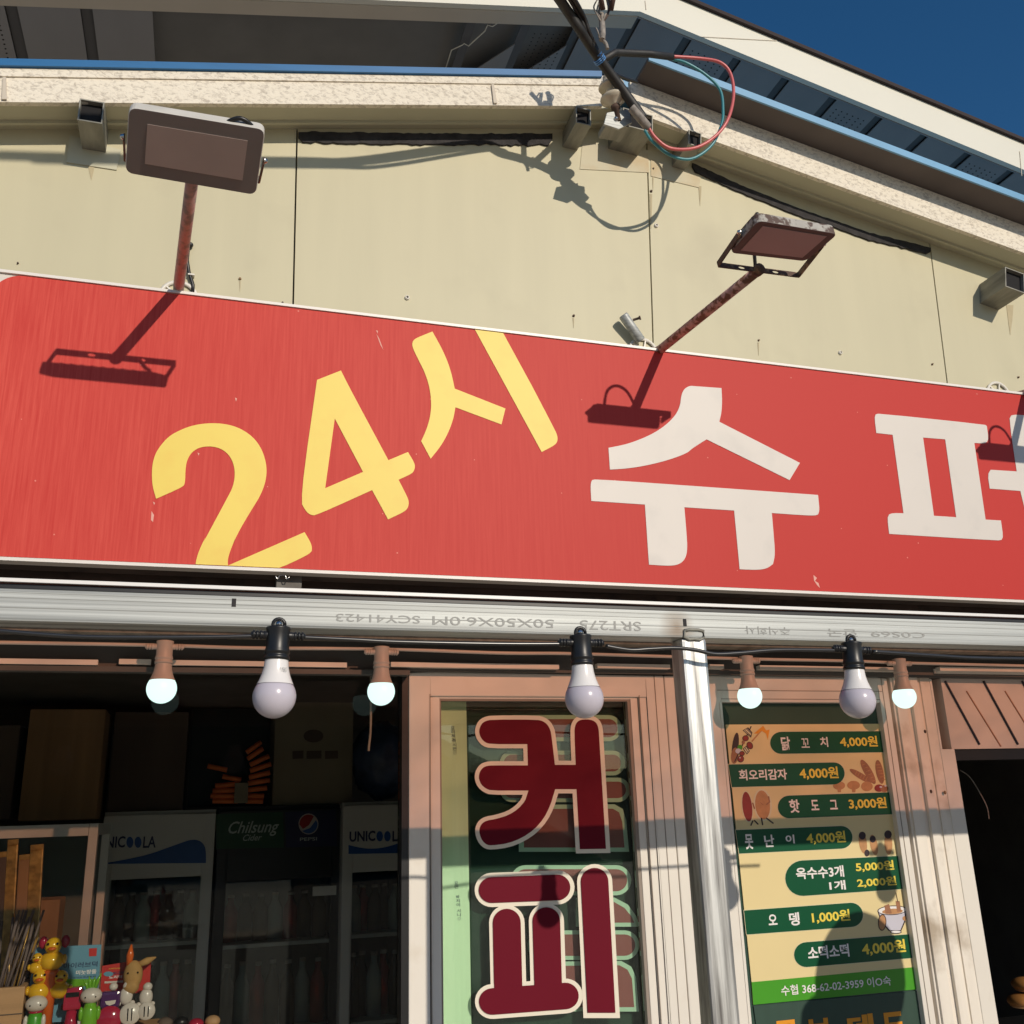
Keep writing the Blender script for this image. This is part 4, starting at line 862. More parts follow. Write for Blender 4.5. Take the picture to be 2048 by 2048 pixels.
# ------------------------------------------------------------------ menu board
YM = YF + .0165
MN = thing('menu_board', P(1650, 2009, YM), 'tall cream menu with dark green price bars fixed on the narrow window', 'menu')
MB().prism(poly([CM(220, 212), CM(1565, 205), CN(1850, 1010), CN(1885, 1200), CN(460, 1335), CN(445, 1140)], YM), (0, .003, 0)).build('board', 'menu_cream', MN)
def lay(k): return YM - .0004 * k
def strip(nm, pts, m, k, parent=MN): return MB().prism(poly(pts, lay(k)), (0, .0003, 0)).build(nm, m, parent)
def rbar(T, B_, TR, BR): return [TR] + [T] + arc(T, B_, -1)[1:-1] + [B_, BR]
def lbar(TL, BL, T, B_): return [TL] + [T] + arc(T, B_, 1)[1:-1] + [B_, BL]
bars = []
def bar_row(pts):
    b = strip('price_bar', pts, 'menu_green', 2)
    strip('bar_edge', inset(pts, -1.1), 'menu_edge', 1, b); return b
b1 = bar_row(rbar(CM(702, 274), CM(700, 464), CM(1590, 268), CM(1612, 450)))
b2 = bar_row(lbar(CM(245, 556), CM(275, 752), CM(1150, 538), CM(1155, 728)))
b3 = bar_row(rbar(CM(768, 824), CM(772, 1020), CM(1660, 795), CM(1684, 985)))
b4 = bar_row(lbar(CM(308, 1122), CM(338, 1325), CM(1215, 1087), CM(1220, 1282)))
b5 = bar_row(rbar(CN(885, 90), CN(893, 396), CN(1722, 50), CN(1757, 335)))
b6 = bar_row(lbar(CN(380, 522), CN(402, 730), CN(1300, 455), CN(1303, 664)))
b7 = bar_row(rbar(CN(917, 795), CN(922, 1010), CN(1822, 725), CN(1846, 930)))
strip('account_strip', [CN(445, 1140), CN(1850, 1010), CN(1885, 1200), CN(460, 1335)], 'menu_lime', 1)
def mt(body, box, k, m, par, bold=.027): 
    a, b = k(box[0], box[1]); c, d = k(box[2], box[3]); text('print', body, (a, b, c, d), lay(3) - .0002, m, par, bold)
mt('꼬', (873, 330, 943, 412), CM, 'txt_white', b1, .012)
for body, box in [('닭', (700, 315, 778, 435)), ('치', (1035, 318, 1103, 405))]: mt(body, box, CM, 'txt_white', b1)
mt('4,000원', (1207, 308, 1530, 412), CM, 'txt_yellow', b1)
mt('회오리감자', (335, 592, 750, 695), CM, 'txt_white', b2); mt('4,000원', (858, 572, 1192, 690), CM, 'txt_yellow', b2)
for body, box in [('핫', (770, 855, 858, 975)), ('도', (958, 860, 1025, 952)), ('그', (1120, 860, 1185, 945))]: mt(body, box, CM, 'txt_white', b3)
mt('3,000원', (1283, 835, 1608, 950), CM, 'txt_yellow', b3)
for body, box in [('못', (388, 1155, 458, 1290)), ('난', (555, 1160, 640, 1270)), ('이', (738, 1160, 815, 1240))]: mt(body, box, CM, 'txt_white', b4)
mt('4,000원', (918, 1125, 1255, 1250), CM, 'txt_yellow', b4)
mt('옥수수3개', (828, 130, 1240, 255), CN, 'txt_white', b5); mt('1개', (1115, 258, 1255, 350), CN, 'txt_white', b5)
mt('5,000원', (1343, 85, 1672, 195), CN, 'txt_yellow', b5); mt('2,000원', (1355, 222, 1692, 330), CN, 'txt_yellow', b5)
mt('오', (590, 552, 665, 650), CN, 'txt_white', b6); mt('뎅', (770, 535, 858, 655), CN, 'txt_white', b6); mt('1,000원', (965, 508, 1293, 640), CN, 'txt_yellow', b6)
mt('소떡소떡', (930, 805, 1285, 950), CN, 'txt_white', b7); mt('4,000원', (1397, 765, 1772, 920), CN, 'txt_yellow', b7)
mt('수협 368-62-02-3959 이O숙', (700, 1080, 1645, 1260), CN, 'txt_white', MN, .014)
# food pictures
def ell(c, rx, ry, rot=0, n=20):
    return [(c[0] + rx * math.cos(t) * math.cos(rot) - ry * math.sin(t) * math.sin(rot), c[1] + rx * math.cos(t) * math.sin(rot) + ry * math.sin(t) * math.cos(rot)) for t in [i * 2 * math.pi / n for i in range(n)]]
def pic(items, k):
    root = None
    for i, (pts, m) in enumerate(items):
        mb = MB().prism(poly([k(*q) for q in pts], lay(1) - .00004 * (i + 1)), (0, .00003, 0)); o = mb.build('food_picture' if root is None else 'picture_detail', m, MN if root is None else root); root = root or o
lnp = lambda a, b, w: capsule(a, b, w, 4)
pic([(ell((305, 400), 28, 120, .12), 'print_dark'), (ell((300, 480), 32, 70, .1), 'print_brown'), (lnp((300, 530), (440, 230), 5), 'print_dark'), (lnp((450, 355), (545, 245), 6), 'print_tan'), ([(465, 290), (505, 255), (545, 222), (570, 262), (600, 255), (585, 345), (570, 290), (530, 265), (500, 290)], 'txt_orange'), ([(368, 262), (415, 235), (452, 280), (440, 325)], 'print_dark'), ([(378, 264), (405, 246), (444, 284), (436, 312)], 'menu_edge'), (lnp((388, 262), (436, 306), 3), 'print_dark'), (lnp((400, 250), (446, 292), 3), 'print_dark'), (ell((393, 330), 28, 26), 'print_dark'), (ell((393, 330), 23, 21), 'print_red'), (ell((430, 392), 26, 34, -.5), 'print_dark'), (ell((430, 392), 21, 29, -.5), 'print_red'), (ell((374, 365), 14, 18), 'print_brown'), (ell((345, 410), 22, 24), 'menu_lime'), (ell((330, 440), 26, 22), 'print_grey'), ([(370, 420), (400, 395), (430, 440), (405, 470)], 'print_dark'), ([(378, 420), (398, 404), (422, 440), (405, 460)], 'menu_edge'), (lnp((388, 412), (414, 450), 3), 'print_dark'), (ell((362, 462), 24, 22), 'print_dark'), (ell((362, 462), 18, 16), 'print_red'), (ell((352, 508), 28, 30), 'print_dark'), (ell((352, 508), 23, 25), 'print_red'), (ell((345, 498), 7, 6), 'print_grey')], CM)
pic([(ell((1385, 655), 26, 110, -1.02), 'print_brown'), (ell((1450, 620), 34, 120, -.52), 'print_brown'), (ell((1550, 620), 32, 105, -.2), 'print_brown'), (ell((1440, 745), 50, 42), 'print_tan'), (ell((1325, 735), 55, 38), 'print_tan'), ([(1310, 750), (1345, 750), (1340, 795), (1312, 795)], 'print_tan'), (ell((1200, 738), 52, 36), 'print_tan'), ([(1183, 755), (1220, 755), (1215, 795), (1190, 795)], 'print_tan'), (ell((1545, 760), 40, 32), 'print_red'), (ell((1590, 765), 34, 30), 'print_brown'), (ell((1560, 750), 12, 8), 'print_grey'), (ell((1600, 740), 10, 8), 'print_grey')] + [(lnp((1355 + 22 * i, 610 + 14 * i), (1340 + 22 * i, 640 + 14 * i), 2.5), 'print_tan') for i in range(5)] + [(lnp((1400 + 18 * i, 560 + 28 * i), (1425 + 18 * i, 552 + 28 * i), 2.5), 'print_tan') for i in range(6)] + [(lnp((1515 + 10 * i, 560 + 26 * i), (1550 + 10 * i, 556 + 26 * i), 2.5), 'print_tan') for i in range(6)], CM)
pic([(ell((408, 920), 50, 138, -.12), 'menu_edge'), (ell((408, 920), 42, 130, -.12), 'print_red'), (ell((540, 905), 80, 140, -.1), 'menu_edge'), (ell((540, 905), 64, 126, -.1), 'print_tan'), (lnp((575, 900), (600, 880), 6), 'print_brown'), (lnp((600, 880), (592, 835), 6), 'print_brown'), (lnp((455, 890), (470, 935), 6), 'print_brown'), (lnp((530, 1020), (540, 1075), 6), 'print_dark'), (lnp((575, 1020), (630, 1062), 6), 'print_dark'), (lnp((455, 1045), (440, 1080), 6), 'print_dark'), (lnp((470, 1040), (500, 1070), 6), 'print_dark'), (lnp((522, 885), (545, 905), 3), 'print_brown')], CM)
pic([(ell((1405, 1230), 34, 95, -.15), 'print_tan'), (ell((1500, 1250), 32, 90, -.2), 'print_tan'), (ell((1625, 1240), 34, 95, -.05), 'print_tan'), (ell((1400, 1170), 30, 34), 'print_dark'), (ell((1490, 1200), 26, 30), 'print_dark'), (ell((1622, 1160), 32, 36), 'print_dark'), (ell((1440, 1320), 22, 30), 'print_dark')], CM)
pic([([(1530, 525), (1785, 510), (1770, 620), (1735, 700), (1630, 700), (1560, 620)], 'print_dark'), ([(1540, 530), (1775, 518), (1760, 615), (1728, 692), (1638, 692), (1570, 615)], 'print_grey'), (ell((1658, 520), 128, 42, -.05), 'print_dark'), (ell((1658, 520), 120, 35, -.05), 'txt_white'), (ell((1660, 530), 90, 24, -.05), 'print_tan'), ([(1590, 480), (1630, 465), (1655, 545), (1600, 550)], 'print_brown'), ([(1688, 440), (1722, 440), (1735, 530), (1700, 535)], 'print_brown'), (lnp((1690, 370), (1706, 445), 3), 'print_dark'), (ell((1572, 625), 36, 72, .05), 'print_dark'), (ell((1572, 625), 29, 64, .05), 'print_tan'), (ell((1690, 708), 50, 16), 'print_dark'), (ell((1690, 706), 42, 10), 'txt_white'), (ell((1765, 590), 18, 20), 'print_tan')], CN)
# second sign below it
M2 = thing('lower_sign', P(1690, 2060, YM), 'dark green sign with orange letters just below the menu', 'sign')
MB().prism(poly([CN(462, 1345), CN(1888, 1212), CN(2010, 1900), CN(560, 2050)], YM), (0, .003, 0)).build('board', mat('dull green board', (.035, .075, .055), .4, var=.06, scale=(60, 5, 5)), M2)
for body, box in [('구', (645, 1455, 850, 1690)), ('브', (922, 1440, 1135, 1670)), ('데', (1275, 1405, 1500, 1640)), ('드', (1572, 1385, 1765, 1610))]:
    a, b = CN(box[0], box[1]); c, d = CN(box[2], box[3]); text('letter', body, (a, b, c, d), lay(2), 'txt_orange', M2, .045)

# ------------------------------------------------------------------ room behind
xr0, xr1 = -1.7, P(1900, 1500, YF).x - .02
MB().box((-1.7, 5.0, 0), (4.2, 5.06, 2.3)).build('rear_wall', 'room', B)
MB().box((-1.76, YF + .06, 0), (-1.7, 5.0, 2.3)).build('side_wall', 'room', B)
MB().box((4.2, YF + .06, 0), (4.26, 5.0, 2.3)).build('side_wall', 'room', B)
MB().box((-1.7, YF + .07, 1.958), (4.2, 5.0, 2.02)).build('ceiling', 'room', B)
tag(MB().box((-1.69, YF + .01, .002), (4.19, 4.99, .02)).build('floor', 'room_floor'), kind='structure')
def frontbox(x0, y0, x1, y1, Y, d):           # a box whose front face fills a photo rectangle at depth Y
    a, b = P((x0 + x1) / 2 - (x1 - x0) / 2, (y0 + y1) / 2, Y), P(x1, (y0 + y1) / 2, Y); zt = P((x0 + x1) / 2, y0, Y).z; zb = P((x0 + x1) / 2, y1, Y).z
    return a.x, b.x, zb, zt
def plainbox(nm, m, label, cat, r, Y, d, z0=None, bevel=.004, group=None, flaps=None):
    x0, x1, zb, zt = frontbox(*r, Y, d); zb = zb if z0 is None else z0
    t = thing(nm, ((x0 + x1) / 2, Y + d / 2, zb), label, cat, group)
    MB().box((x0, Y, zb), (x1, Y + d, zt)).build('carton' if 'box' in nm else 'body', m, t, bevel=bevel)
    if flaps: MB().box(((x0 + x1) / 2 - .02, Y - .0015, zb + .002), ((x0 + x1) / 2 + .02, Y - .0003, zt - .002)).build('tape', flaps, t)
    return t, (x0, x1, zb, zt)
YR = 3.6
ftop = P(300, 1640, YR).z
# fridges
def fridge(label, r, m_body, y, d, header):
    x0, x1, zb, zt = frontbox(*r, y, d)
    t = thing('drinks_fridge', ((x0 + x1) / 2, y + d / 2, .021), label, 'fridge', 'drinks fridges along the back')
    wv = .035; hh = .22
    b = MB(); b.box((x0, y + .02, .03), (x0 + .02, y + d, zt)); b.box((x1 - .02, y + .02, .03), (x1, y + d, zt)); b.box((x0 + .02, y + d - .02, .03), (x1 - .02, y + d, zt)); b.box((x0 + .02, y + .02, zt - .03), (x1 - .02, y + d - .02, zt)); b.box((x0 + .02, y + .02, .03), (x1 - .02, y + d - .02, .12))
    b.build('cabinet', m_body, t)
    MB().box((x0 + .021, y + d - .026, .121), (x1 - .021, y + d - .021, zt - .031)).build('lining', 'fr_in', t)
    dr = frame(x0, x1, .1, zt - .012, wv, y - .005, y + .018, header + .03).build('door', m_body, t, bevel=.003)
    MB().box((x0 + wv, y + .004, .1 + wv), (x1 - wv, y + .007, zt - header - .045)).build('door_glass', 'glass_fridge', dr)
    for k in range(4):
        zz = zt - header - .045 - .21 - k * .27
        if zz > .2: MB().box((x0 + .022, y + .03, zz), (x1 - .022, y + d - .03, zz + .012)).build('shelf', 'shelf', t)
    return t, dr, (x0, x1, zb, zt)
f1, d1, e1 = fridge('pale drinks fridge with a blue wave behind the display cards', (190, 1622, 420, 2048), 'fr_white', YR, .5, .17)
f2, d2, e2 = fridge('black drinks fridge with a green and navy header', (426, 1612, 682, 2048), 'fr_black', YR + .02, .5, .2)
f3, d3, e3 = fridge('pale drinks fridge at the right end of the dark window', (682, 1603, 838, 2048), 'fr_white', YR - .05, .5, .19)
def fridge_name(door, y, x0, ww, yt, yb, bold):
    text('header_print', 'UNIC', (x0, yt, x0 + ww * .47, yb), y, 'txt_navy', door, bold); text('header_print', 'LA', (x0 + ww * .78, yt, x0 + ww, yb - 1), y, 'txt_navy', door, bold)
    for k in (.55, .69): MB().prism(poly(ell((x0 + ww * k, (yt + yb) / 2), ww * .06, (yb - yt) * .45), y), (0, .0004, 0)).build('header_dot', 'fr_blue', door)
fridge_name(d1, YR - .0065, 196, 116, 1672, 1697, .02)
MB().prism(poly(smooth_poly([(200, 1728), (290, 1712), (350, 1690), (390, 1676), (412, 1690), (412, 1726)], 4, 60), YR - .0062), (0, .0008, 0)).build('wave', 'fr_blue', d1)
MB().prism(poly([(432, 1628), (566, 1624), (568, 1695), (432, 1698)], YR + .0138), (0, .0008, 0)).build('green_sign', 'fr_green', d2)
MB().prism(poly([(570, 1624), (672, 1620), (674, 1692), (572, 1695)], YR + .0138), (0, .0008, 0)).build('navy_sign', 'fr_navy', d2)
text('header_print', 'Chilsung', (457, 1640, 558, 1675), YR + .0128, 'can_pale', d2, .008, False, .35)
text('header_print', 'Cider', (486, 1668, 524, 1682), YR + .0128, 'can_pale', d2, .006, False, .35)
pc = (617, 1648)
for nm, pts, m in [('badge', ell(pc, 20, 21), 'toy_white'), ('badge_red', [(598, 1648)] + [(pc[0] + 18 * math.cos(t), pc[1] + 19 * math.sin(t)) for t in [math.pi + i * 2.2 / 10 for i in range(11)]] + [(618, 1650), (606, 1658)], 'can_red'), ('badge_blue', [(604, 1662), (620, 1656), (632, 1640), (635, 1646)] + [(pc[0] + 18 * math.cos(t), pc[1] + 19 * math.sin(t)) for t in [.1 + i * 2.1 / 8 for i in range(9)]], 'fr_blue')]:
    MB().prism(poly(pts, YR + .0132 - .0004 * ['badge', 'badge_red', 'badge_blue'].index(nm)), (0, .0003, 0)).build(nm, m, d2)
text('header_print', 'PEPSI', (600, 1674, 634, 1682), YR + .0128, 'can_pale', d2, .01)
fridge_name(d3, YR - .0565, 699, 110, 1661, 1684, .03)
MB().prism(poly(smooth_poly([(697, 1690), (730, 1698), (770, 1696), (815, 1680), (815, 1706), (697, 1708)], 4, 60), YR - .0562), (0, .0008, 0)).build('wave', 'fr_blue', d3)
MB().box((e2[1] - .10, YR + .006, e2[3] - .30), (e2[1] - .02, YR + .0135, e2[3] - .27)).build('door_sticker', 'shelf', d2)
# bottles and cans on the fridge shelves
def bottle(m, label, group, h=.2, r=.03):
    t = thing('drink_bottle', (0, 0, 0), label, 'bottle', group)
    MB().lathe((0, 0, 0), [(0, 0), (r, 0), (r, h * .6), (r * .9, h * .68), (r * .42, h * .84), (r * .42, h * .96), (0, h * .96)], seg=14).build('bottle_body', m, t)
    MB().lathe((0, 0, h * .95), [(r * .46, 0), (r * .46, h * .06), (0, h * .06)], seg=12).build('cap', 'toy_white', t)
    return t
protos = {}
for fi, (fr_, e, nm) in enumerate([(f1, e1, 'pale fridge behind the display cards'), (f2, e2, 'black fridge'), (f3, e3, 'right-hand pale fridge')]):
    hd = (.17, .2, .19)[fi]; y = (YR, YR + .02, YR - .05)[fi]
    for k in range(3):
        zz = e[3] - hd - .045 - .21 - k * .27 + .0125
        n = 7 if fi != 2 else 5
        for i in range(n):
            m = ('bottle', 'can_red', 'can_pale', 'bottle')[(i * 3 + k * 2 + fi) % 4]
            word = {'bottle': 'dark', 'can_red': 'red', 'can_pale': 'pale'}[m]
            key = (m, k == 0)
            lb = '%s drink bottle on the %s shelf of the %s' % (word, ('top', 'second', 'third')[k], nm); gp = '%s bottles on the %s shelf of the %s' % (word, ('top', 'second', 'third')[k], nm)
            if key not in protos: protos[key] = bottle(m, lb, gp, .15 if k == 0 else .2, .026); o = protos[key]
            else: o = copy_tree(protos[key])
            o['label'] = lb; o['group'] = gp; o.location = (e[0] + .06 + (e[1] - e[0] - .12) * i / (n - 1), y + .12 + .03 * (i % 2), zz)
# boxes and goods above
zfr = e1[3] + .001
def top_of(e): return e[3] + .0015
o, r_ = plainbox('cardboard_box', 'card', 'tall brown cardboard box standing above the white showcase', 'box', (48, 1418, 202, 1640), YR - .1, .3)
plainbox('cardboard_box', 'card_dark', 'dark brown box above the pale fridge with the blue wave', 'box', (222, 1424, 372, 1612), YR + .05, .35, top_of(e1))
plainbox('cardboard_box', 'card_dark', 'dark grey box at the left edge behind the glass', 'box', (-90, 1450, 30, 1640), YR - .1, .3, None)
o, r_ = plainbox('carton_box', 'card_grey', 'greyish carton with faint print above the black fridge', 'box', (548, 1404, 706, 1592), YR + .06, .3, top_of(e2))
MB().prism(poly(ell((627, 1472), 20, 13), YR + .058), (0, .0008, 0)).build('print', 'card_dark', o); [MB().prism(poly([(x, 1502), (x + w, 1501), (x + w, 1517), (x, 1518)], YR + .058), (0, .0008, 0)).build('print', 'card_dark', o) for x, w in ((585, 22), (613, 30), (650, 26))]
bg = thing('plastic_bag', P(760, 1590, YR), 'dark blue plastic bag of goods above the right-hand fridge', 'bag')
c = P(762, 1520, YR + .1); mb = MB(); mb.ball(c, (.11, .12, .14), 24, 16)
for v in mb.v: v += Vector((random.uniform(-1, 1), random.uniform(-1, 1), random.uniform(-1, 1))) * .008
mb.build('bag', 'bag', bg)
pn_ = thing('back_panel', P(455, 1600, YR + .2), 'black panel leaning behind the orange sticks', 'panel')
MB().prism(poly([(385, 1408), (548, 1402), (548, 1612), (375, 1614)], YR + .3), (0, .02, 0)).build('panel', 'fr_black', pn_)
# orange sticks: a fanned bundle bound by a paper band
ob = thing('stick_bundle', P(480, 1605, YR), 'fanned bundle of orange sticks bound with a paper band', 'bundle')
for (a, b) in [((493, 1505), (522, 1484)), ((495, 1518), (526, 1497)), ((500, 1530), (538, 1512)), ((500, 1542), (542, 1528)), ((498, 1555), (540, 1545)), ((496, 1567), (540, 1560)), ((494, 1580), (534, 1576)), ((492, 1592), (528, 1592)), ((492, 1602), (526, 1603)), ((415, 1532), (454, 1540)), ((445, 1553), (482, 1560)), ((430, 1572), (478, 1568)), ((425, 1582), (476, 1580)), ((421, 1592), (474, 1592)), ((425, 1602), (476, 1602))]:
    MB().tube(poly([a, b], YR + .02), .0085, 10).build('stick', 'orange', ob)
MB().box(P(470, 1566, YR + .005), P(494, 1606, YR + .045)).build('paper_band', 'card_grey', ob)
# cord hanging near the window
tag(MB().tube(smooth3(poly([(742, 1335), (742, 1400), (741, 1460), (738, 1490), (737, 1502)], YF + .12)), .003, 8).build('pull_string', 'lit_base'), 'thin pale string hanging inside the dark window by the second lit bulb', 'string')
# white showcase frame at the left
sc2 = thing('showcase', P(90, 2048, 2.9), 'white framed glass showcase behind the sparkler packets', 'showcase')
YC = 2.9
za = P(90, 1650, YC).z; xa, xb = -1.4, P(196, 1660, YC).x
fr_ = MB(); fr_.box((xb - .022, YC, .02), (xb, YC + .03, za)); fr_.box((xa, YC, za - .03), (xb - .023, YC + .03, za)); fr_.box((xb - .022, YC + .4, .02), (xb, YC + .43, za)); fr_.box((xb - .022, YC + .031, za - .03), (xb, YC + .399, za)); fr_.build('frame', 'fr_white', sc2)
MB().box((xa, YC + .01, .3), (xb - .024, YC + .014, za - .031)).build('glass', 'glass_shop', sc2)
MB().box((xa, YC + .42, .02), (xb - .024, YC + .43, za - .031)).build('back', 'fr_in', sc2)
bxx = thing('cardboard_box', P(85, 1900, 2.75), 'pale brown box behind the grey sticks', 'box')
MB().box((P(62, 1850, 2.75).x, 2.75, .6), (P(116, 1850, 2.75).x, 2.86, P(90, 1800, 2.75).z)).build('carton', 'card', bxx, bevel=.004)
# display ledge
dl = thing('display_ledge', P(150, 2060, 2.4), 'narrow pine display ledge below the toys, just inside the window', 'ledge')
zl = P(150, 2068, 2.46).z
xm = P(318, 2040, YT).x; MB().box((-1.5, YF + .07, zl - .03), (xm, 2.56, zl)).build('shelf_board', 'pine', dl, bevel=.003); MB().box((xm + .001, YF + .07, zl - .09), (wx1 - .05, 2.56, zl - .06)).build('shelf_board', 'pine', dl, bevel=.003)
for x in (-1.3, -.62, .2): MB().box((x, YF + .1, .021), (x + .04, 2.5, zl - (.031 if x < xm - .05 else .091))).build('leg', 'pine', dl)
cr = thing('wooden_crate', P(10, 2050, YT), 'pine crate holding sparklers at the bottom left corner', 'crate')
x0, x1 = P(-90, 2000, YT).x, P(50, 2000, YT).x; zc = P(25, 1972, YT).z
wl = MB(); wl.box((x0, YT - .02, zl + .002), (x1, YT - .005, zc)); wl.box((x0, YT + .13, zl + .002), (x1, YT + .145, zc)); wl.box((x0, YT - .0045, zl + .002), (x0 + .012, YT + .1295, zc)); wl.box((x1 - .012, YT - .0045, zl + .002), (x1, YT + .1295, zc)); wl.build('crate_walls', 'pine', cr, bevel=.0015)
MB().box((x0 + .013, YT - .004, zl + .003), (x1 - .013, YT + .129, zl + .012)).build('crate_floor', 'pine', cr)
MB().box((x0, YT - .0215, (zl + zc) / 2 - .001), (x1, YT - .0195, (zl + zc) / 2 + .001)).build('plank_joint', 'card_dark', cr)
# sparklers
sp = thing('sparkler_bundle', P(30, 1975, YT + .05), 'thin grey sparkler sticks bunched in the pine crate', 'sparklers')
for i in range(34):
    bx0 = P(-20 + random.uniform(0, 62), 1985, YT + random.uniform(.01, .11)); lean = random.uniform(-.02, .05)
    tp_ = bx0 + Vector((lean, random.uniform(-.01, .02), random.uniform(.10, .17)))
    MB().tube([bx0 + Vector((0, 0, -.05)), tp_], .0016 + .0008 * (i % 3), 6).build('stick', 'stick' if i % 4 else 'gold', sp)
for i, (x, y0, y1, w, m) in enumerate([(60, 1700, 1960, 22, 'gold'), (35, 1720, 1960, 18, 'card'), (12, 1690, 1950, 18, 'gold'), (-12, 1715, 1960, 20, 'card_dark'), (42, 1780, 1965, 7, 'can_red')]):
    q = thing('sparkler_packet', P(x, y1, YT + .12), ('tall gold patterned packet of sparklers standing in the pine crate', 'brown packet between the gold packets in the crate', 'gold packet of sparklers at the left edge of the picture', 'dark packet at the far left of the crate', 'thin red and silver stick packet in front of the crate bundle')[i], 'packet')
    a, b = P(x, y1, YT + .1), P(x + 14, y0, YT + .12); mb = MB(); mb.bar(a, b, w / 780, .010, (0, 1, 0)); mb.build('wrapper', m, q, bevel=.003)
    mb = MB(); d = (b - a).normalized(); mb.bar(b - d * .002, b + d * .012, w / 800, .003, (0, 1, 0)); mb.build('sealed_end', 'gold', q)

# toys on the ledge
def duck(name, label, px, py, s, group=None, stack=True):
    c = P(px, py, YT); t = thing(name, c, label, 'toy', group)
    bd = MB(); bd.ball(c + Vector((0, 0, .020 * s)), (.025 * s, .024 * s, .020 * s)); o = bd.build('body', 'duck', t)
    h = MB().ball(c + Vector((0, -.004 * s, .050 * s)), .017 * s).build('head', 'duck', t)
    MB().ball(c + Vector((0, -.022 * s, .046 * s)), (.009 * s, .008 * s, .004 * s), 12, 8).build('beak', 'beak', h)
    for sx in (-1, 1):
        MB().ball(c + Vector((sx * .009 * s, -.018 * s, .055 * s)), .0028 * s, 10, 6).build('eye', 'eye', h)
        MB().ball(c + Vector((sx * .024 * s, 0, .022 * s)), (.006 * s, .014 * s, .010 * s), 12, 8).build('wing', 'duck', o)
    return t
dk1 = duck('duck_toy', 'large shiny yellow duck topped pen standing tallest among the toys', 102, 1942, 1.0)
rl = root_loc(dk1)
MB().lathe(rl + Vector((0, .0, -.13)), [(0, 0), (.012, 0), (.013, .1), (.018, .125), (.018, .132), (0, .133)], seg=16).build('handle', 'beak', dk1)
for s in (-1, 1): MB().ball(rl + Vector((s * .022, .012, .056)), (.009, .008, .013), 12, 8).build('red_bow', 'toy_red', dk1)
dk2 = duck('duck_toy', 'small yellow duck head peeping left of the tall duck', 72, 1948, .62)
dk3 = duck('duck_toy', 'yellow duck toy with open wings above the white headed doll', 77, 2002, .95)
dk4 = duck('duck_toy', 'yellow duck toy with orange beak right of the tall duck', 118, 1998, .85)
def doll(label, px, py, m, leaf):
    c = P(px, py, YT - .02); t = thing('doll_toy', c, label, 'toy', 'round headed doll toys')
    b = MB().lathe(c, [(0, -.05), (.014, -.05), (.017, -.03), (.015, 0), (.010, .012), (0, .014)], seg=18).build('body', m, t)
    h = MB().ball(c + Vector((0, 0, .026)), (.022, .018, .016)).build('head', 'toy_white', t)
    for s in (-1, 1):
        MB().ball(c + Vector((s * .010, -.0155, .025)), .0018, 8, 6).build('eye', 'eye', h)
        MB().ball(c + Vector((s * .017, -.004, -.008)), (.005, .006, .014), 10, 8).build('arm', m if leaf else 'toy_white', b)
    if leaf:
        for k, (dx_, hh) in enumerate([(-.012, .02), (-.005, .026), (.003, .024), (.011, .03)]): MB().tube([c + Vector((dx_ * .6, 0, .038)), c + Vector((dx_, 0, .038 + hh * .6)), c + Vector((dx_ * 1.5, 0, .038 + hh))], [.004, .0035, .0008], 8).build('leaf', 'toy_green', h)
    else: MB().lathe(c + Vector((0, 0, .009)), [(.012, 0), (.014, .002), (.012, .004)], seg=16).build('collar', 'toy_red', b)
    return t
doll('white headed doll with olive body and red collar at the bottom left', 70, 2035, 'menu_lime', False)
doll('white headed doll with upright green leaves and a green body', 180, 2018, 'toy_green', True)
# crimson toy truck pen
tr_ = thing('truck_toy', P(146, 2000, YT), 'shiny crimson toy truck head pen between the dolls', 'toy'); c = P(146, 1998, YT)
b = MB().box(c + Vector((-.018, -.014, -.02)), c + Vector((.018, .014, .024))).build('cab', 'toy_red', tr_, bevel=.005)
MB().box(c + Vector((-.013, -.0158, .006)), c + Vector((.013, -.0142, .015))).build('windscreen', 'eye', b)
MB().lathe(c + Vector((0, 0, -.13)), [(0, 0), (.012, 0), (.014, .08), (.010, .112), (0, .112)], seg=14).build('handle', 'toy_red', tr_)
for s in (-1, 1): MB().lathe(c + Vector((s * .0185, 0, -.014)), [(0, .003), (.006, .003), (.007, 0)], (s, 0, 0), 12).build('wheel', 'eye', b)
# display cards
cb1 = thing('display_card', P(165, 1975, YT + .02), 'blue display card with dark Korean lettering behind the duck toys', 'card')
MB().prism(poly([(72, 1895), (203, 1889), (196, 1990), (190, 2040), (48, 2048), (60, 1960)], YT + .03), (0, .003, 0)).build('card', 'card_blue', cb1)
text('print', '아이러브덕', (127, 1922, 195, 1938), YT + .0292, 'txt_navy', cb1, .012); text('print', '미눗팡돌', (152, 1938, 193, 1950), YT + .0292, 'txt_white', cb1, .02); text('print', 'STICK BUBBLES', (147, 1951, 192, 1957), YT + .0292, 'txt_navy', cb1, .01)
MB().prism(poly([(178, 1897), (194, 1896), (193, 1912), (178, 1913)], YT + .0294), (0, .0004, 0)).build('red_logo', 'card_red', cb1)
MB().prism(poly([(125, 1958), (195, 1958), (193, 1972), (125, 1974)], YT + .0294), (0, .0004, 0)).build('grass_print', 'toy_green', cb1)
cb2 = thing('display_card', P(250, 1985, YT + .02), 'red display card with a small tan animal behind the purple toy', 'card')
MB().prism(poly([(204, 1932), (252, 1924), (302, 1921), (299, 1985), (200, 1990)], YT + .04), (0, .003, 0)).build('card', 'card_red', cb2)
text('print', '피규어', (226, 1942, 248, 1950), YT + .0392, 'txt_navy', cb2, .02); text('print', '노리터', (218, 1950, 244, 1958), YT + .0392, 'txt_white', cb2, .02); text('print', 'FUNTOONS', (218, 1935, 241, 1939), YT + .0392, 'txt_yellow', cb2, 0)
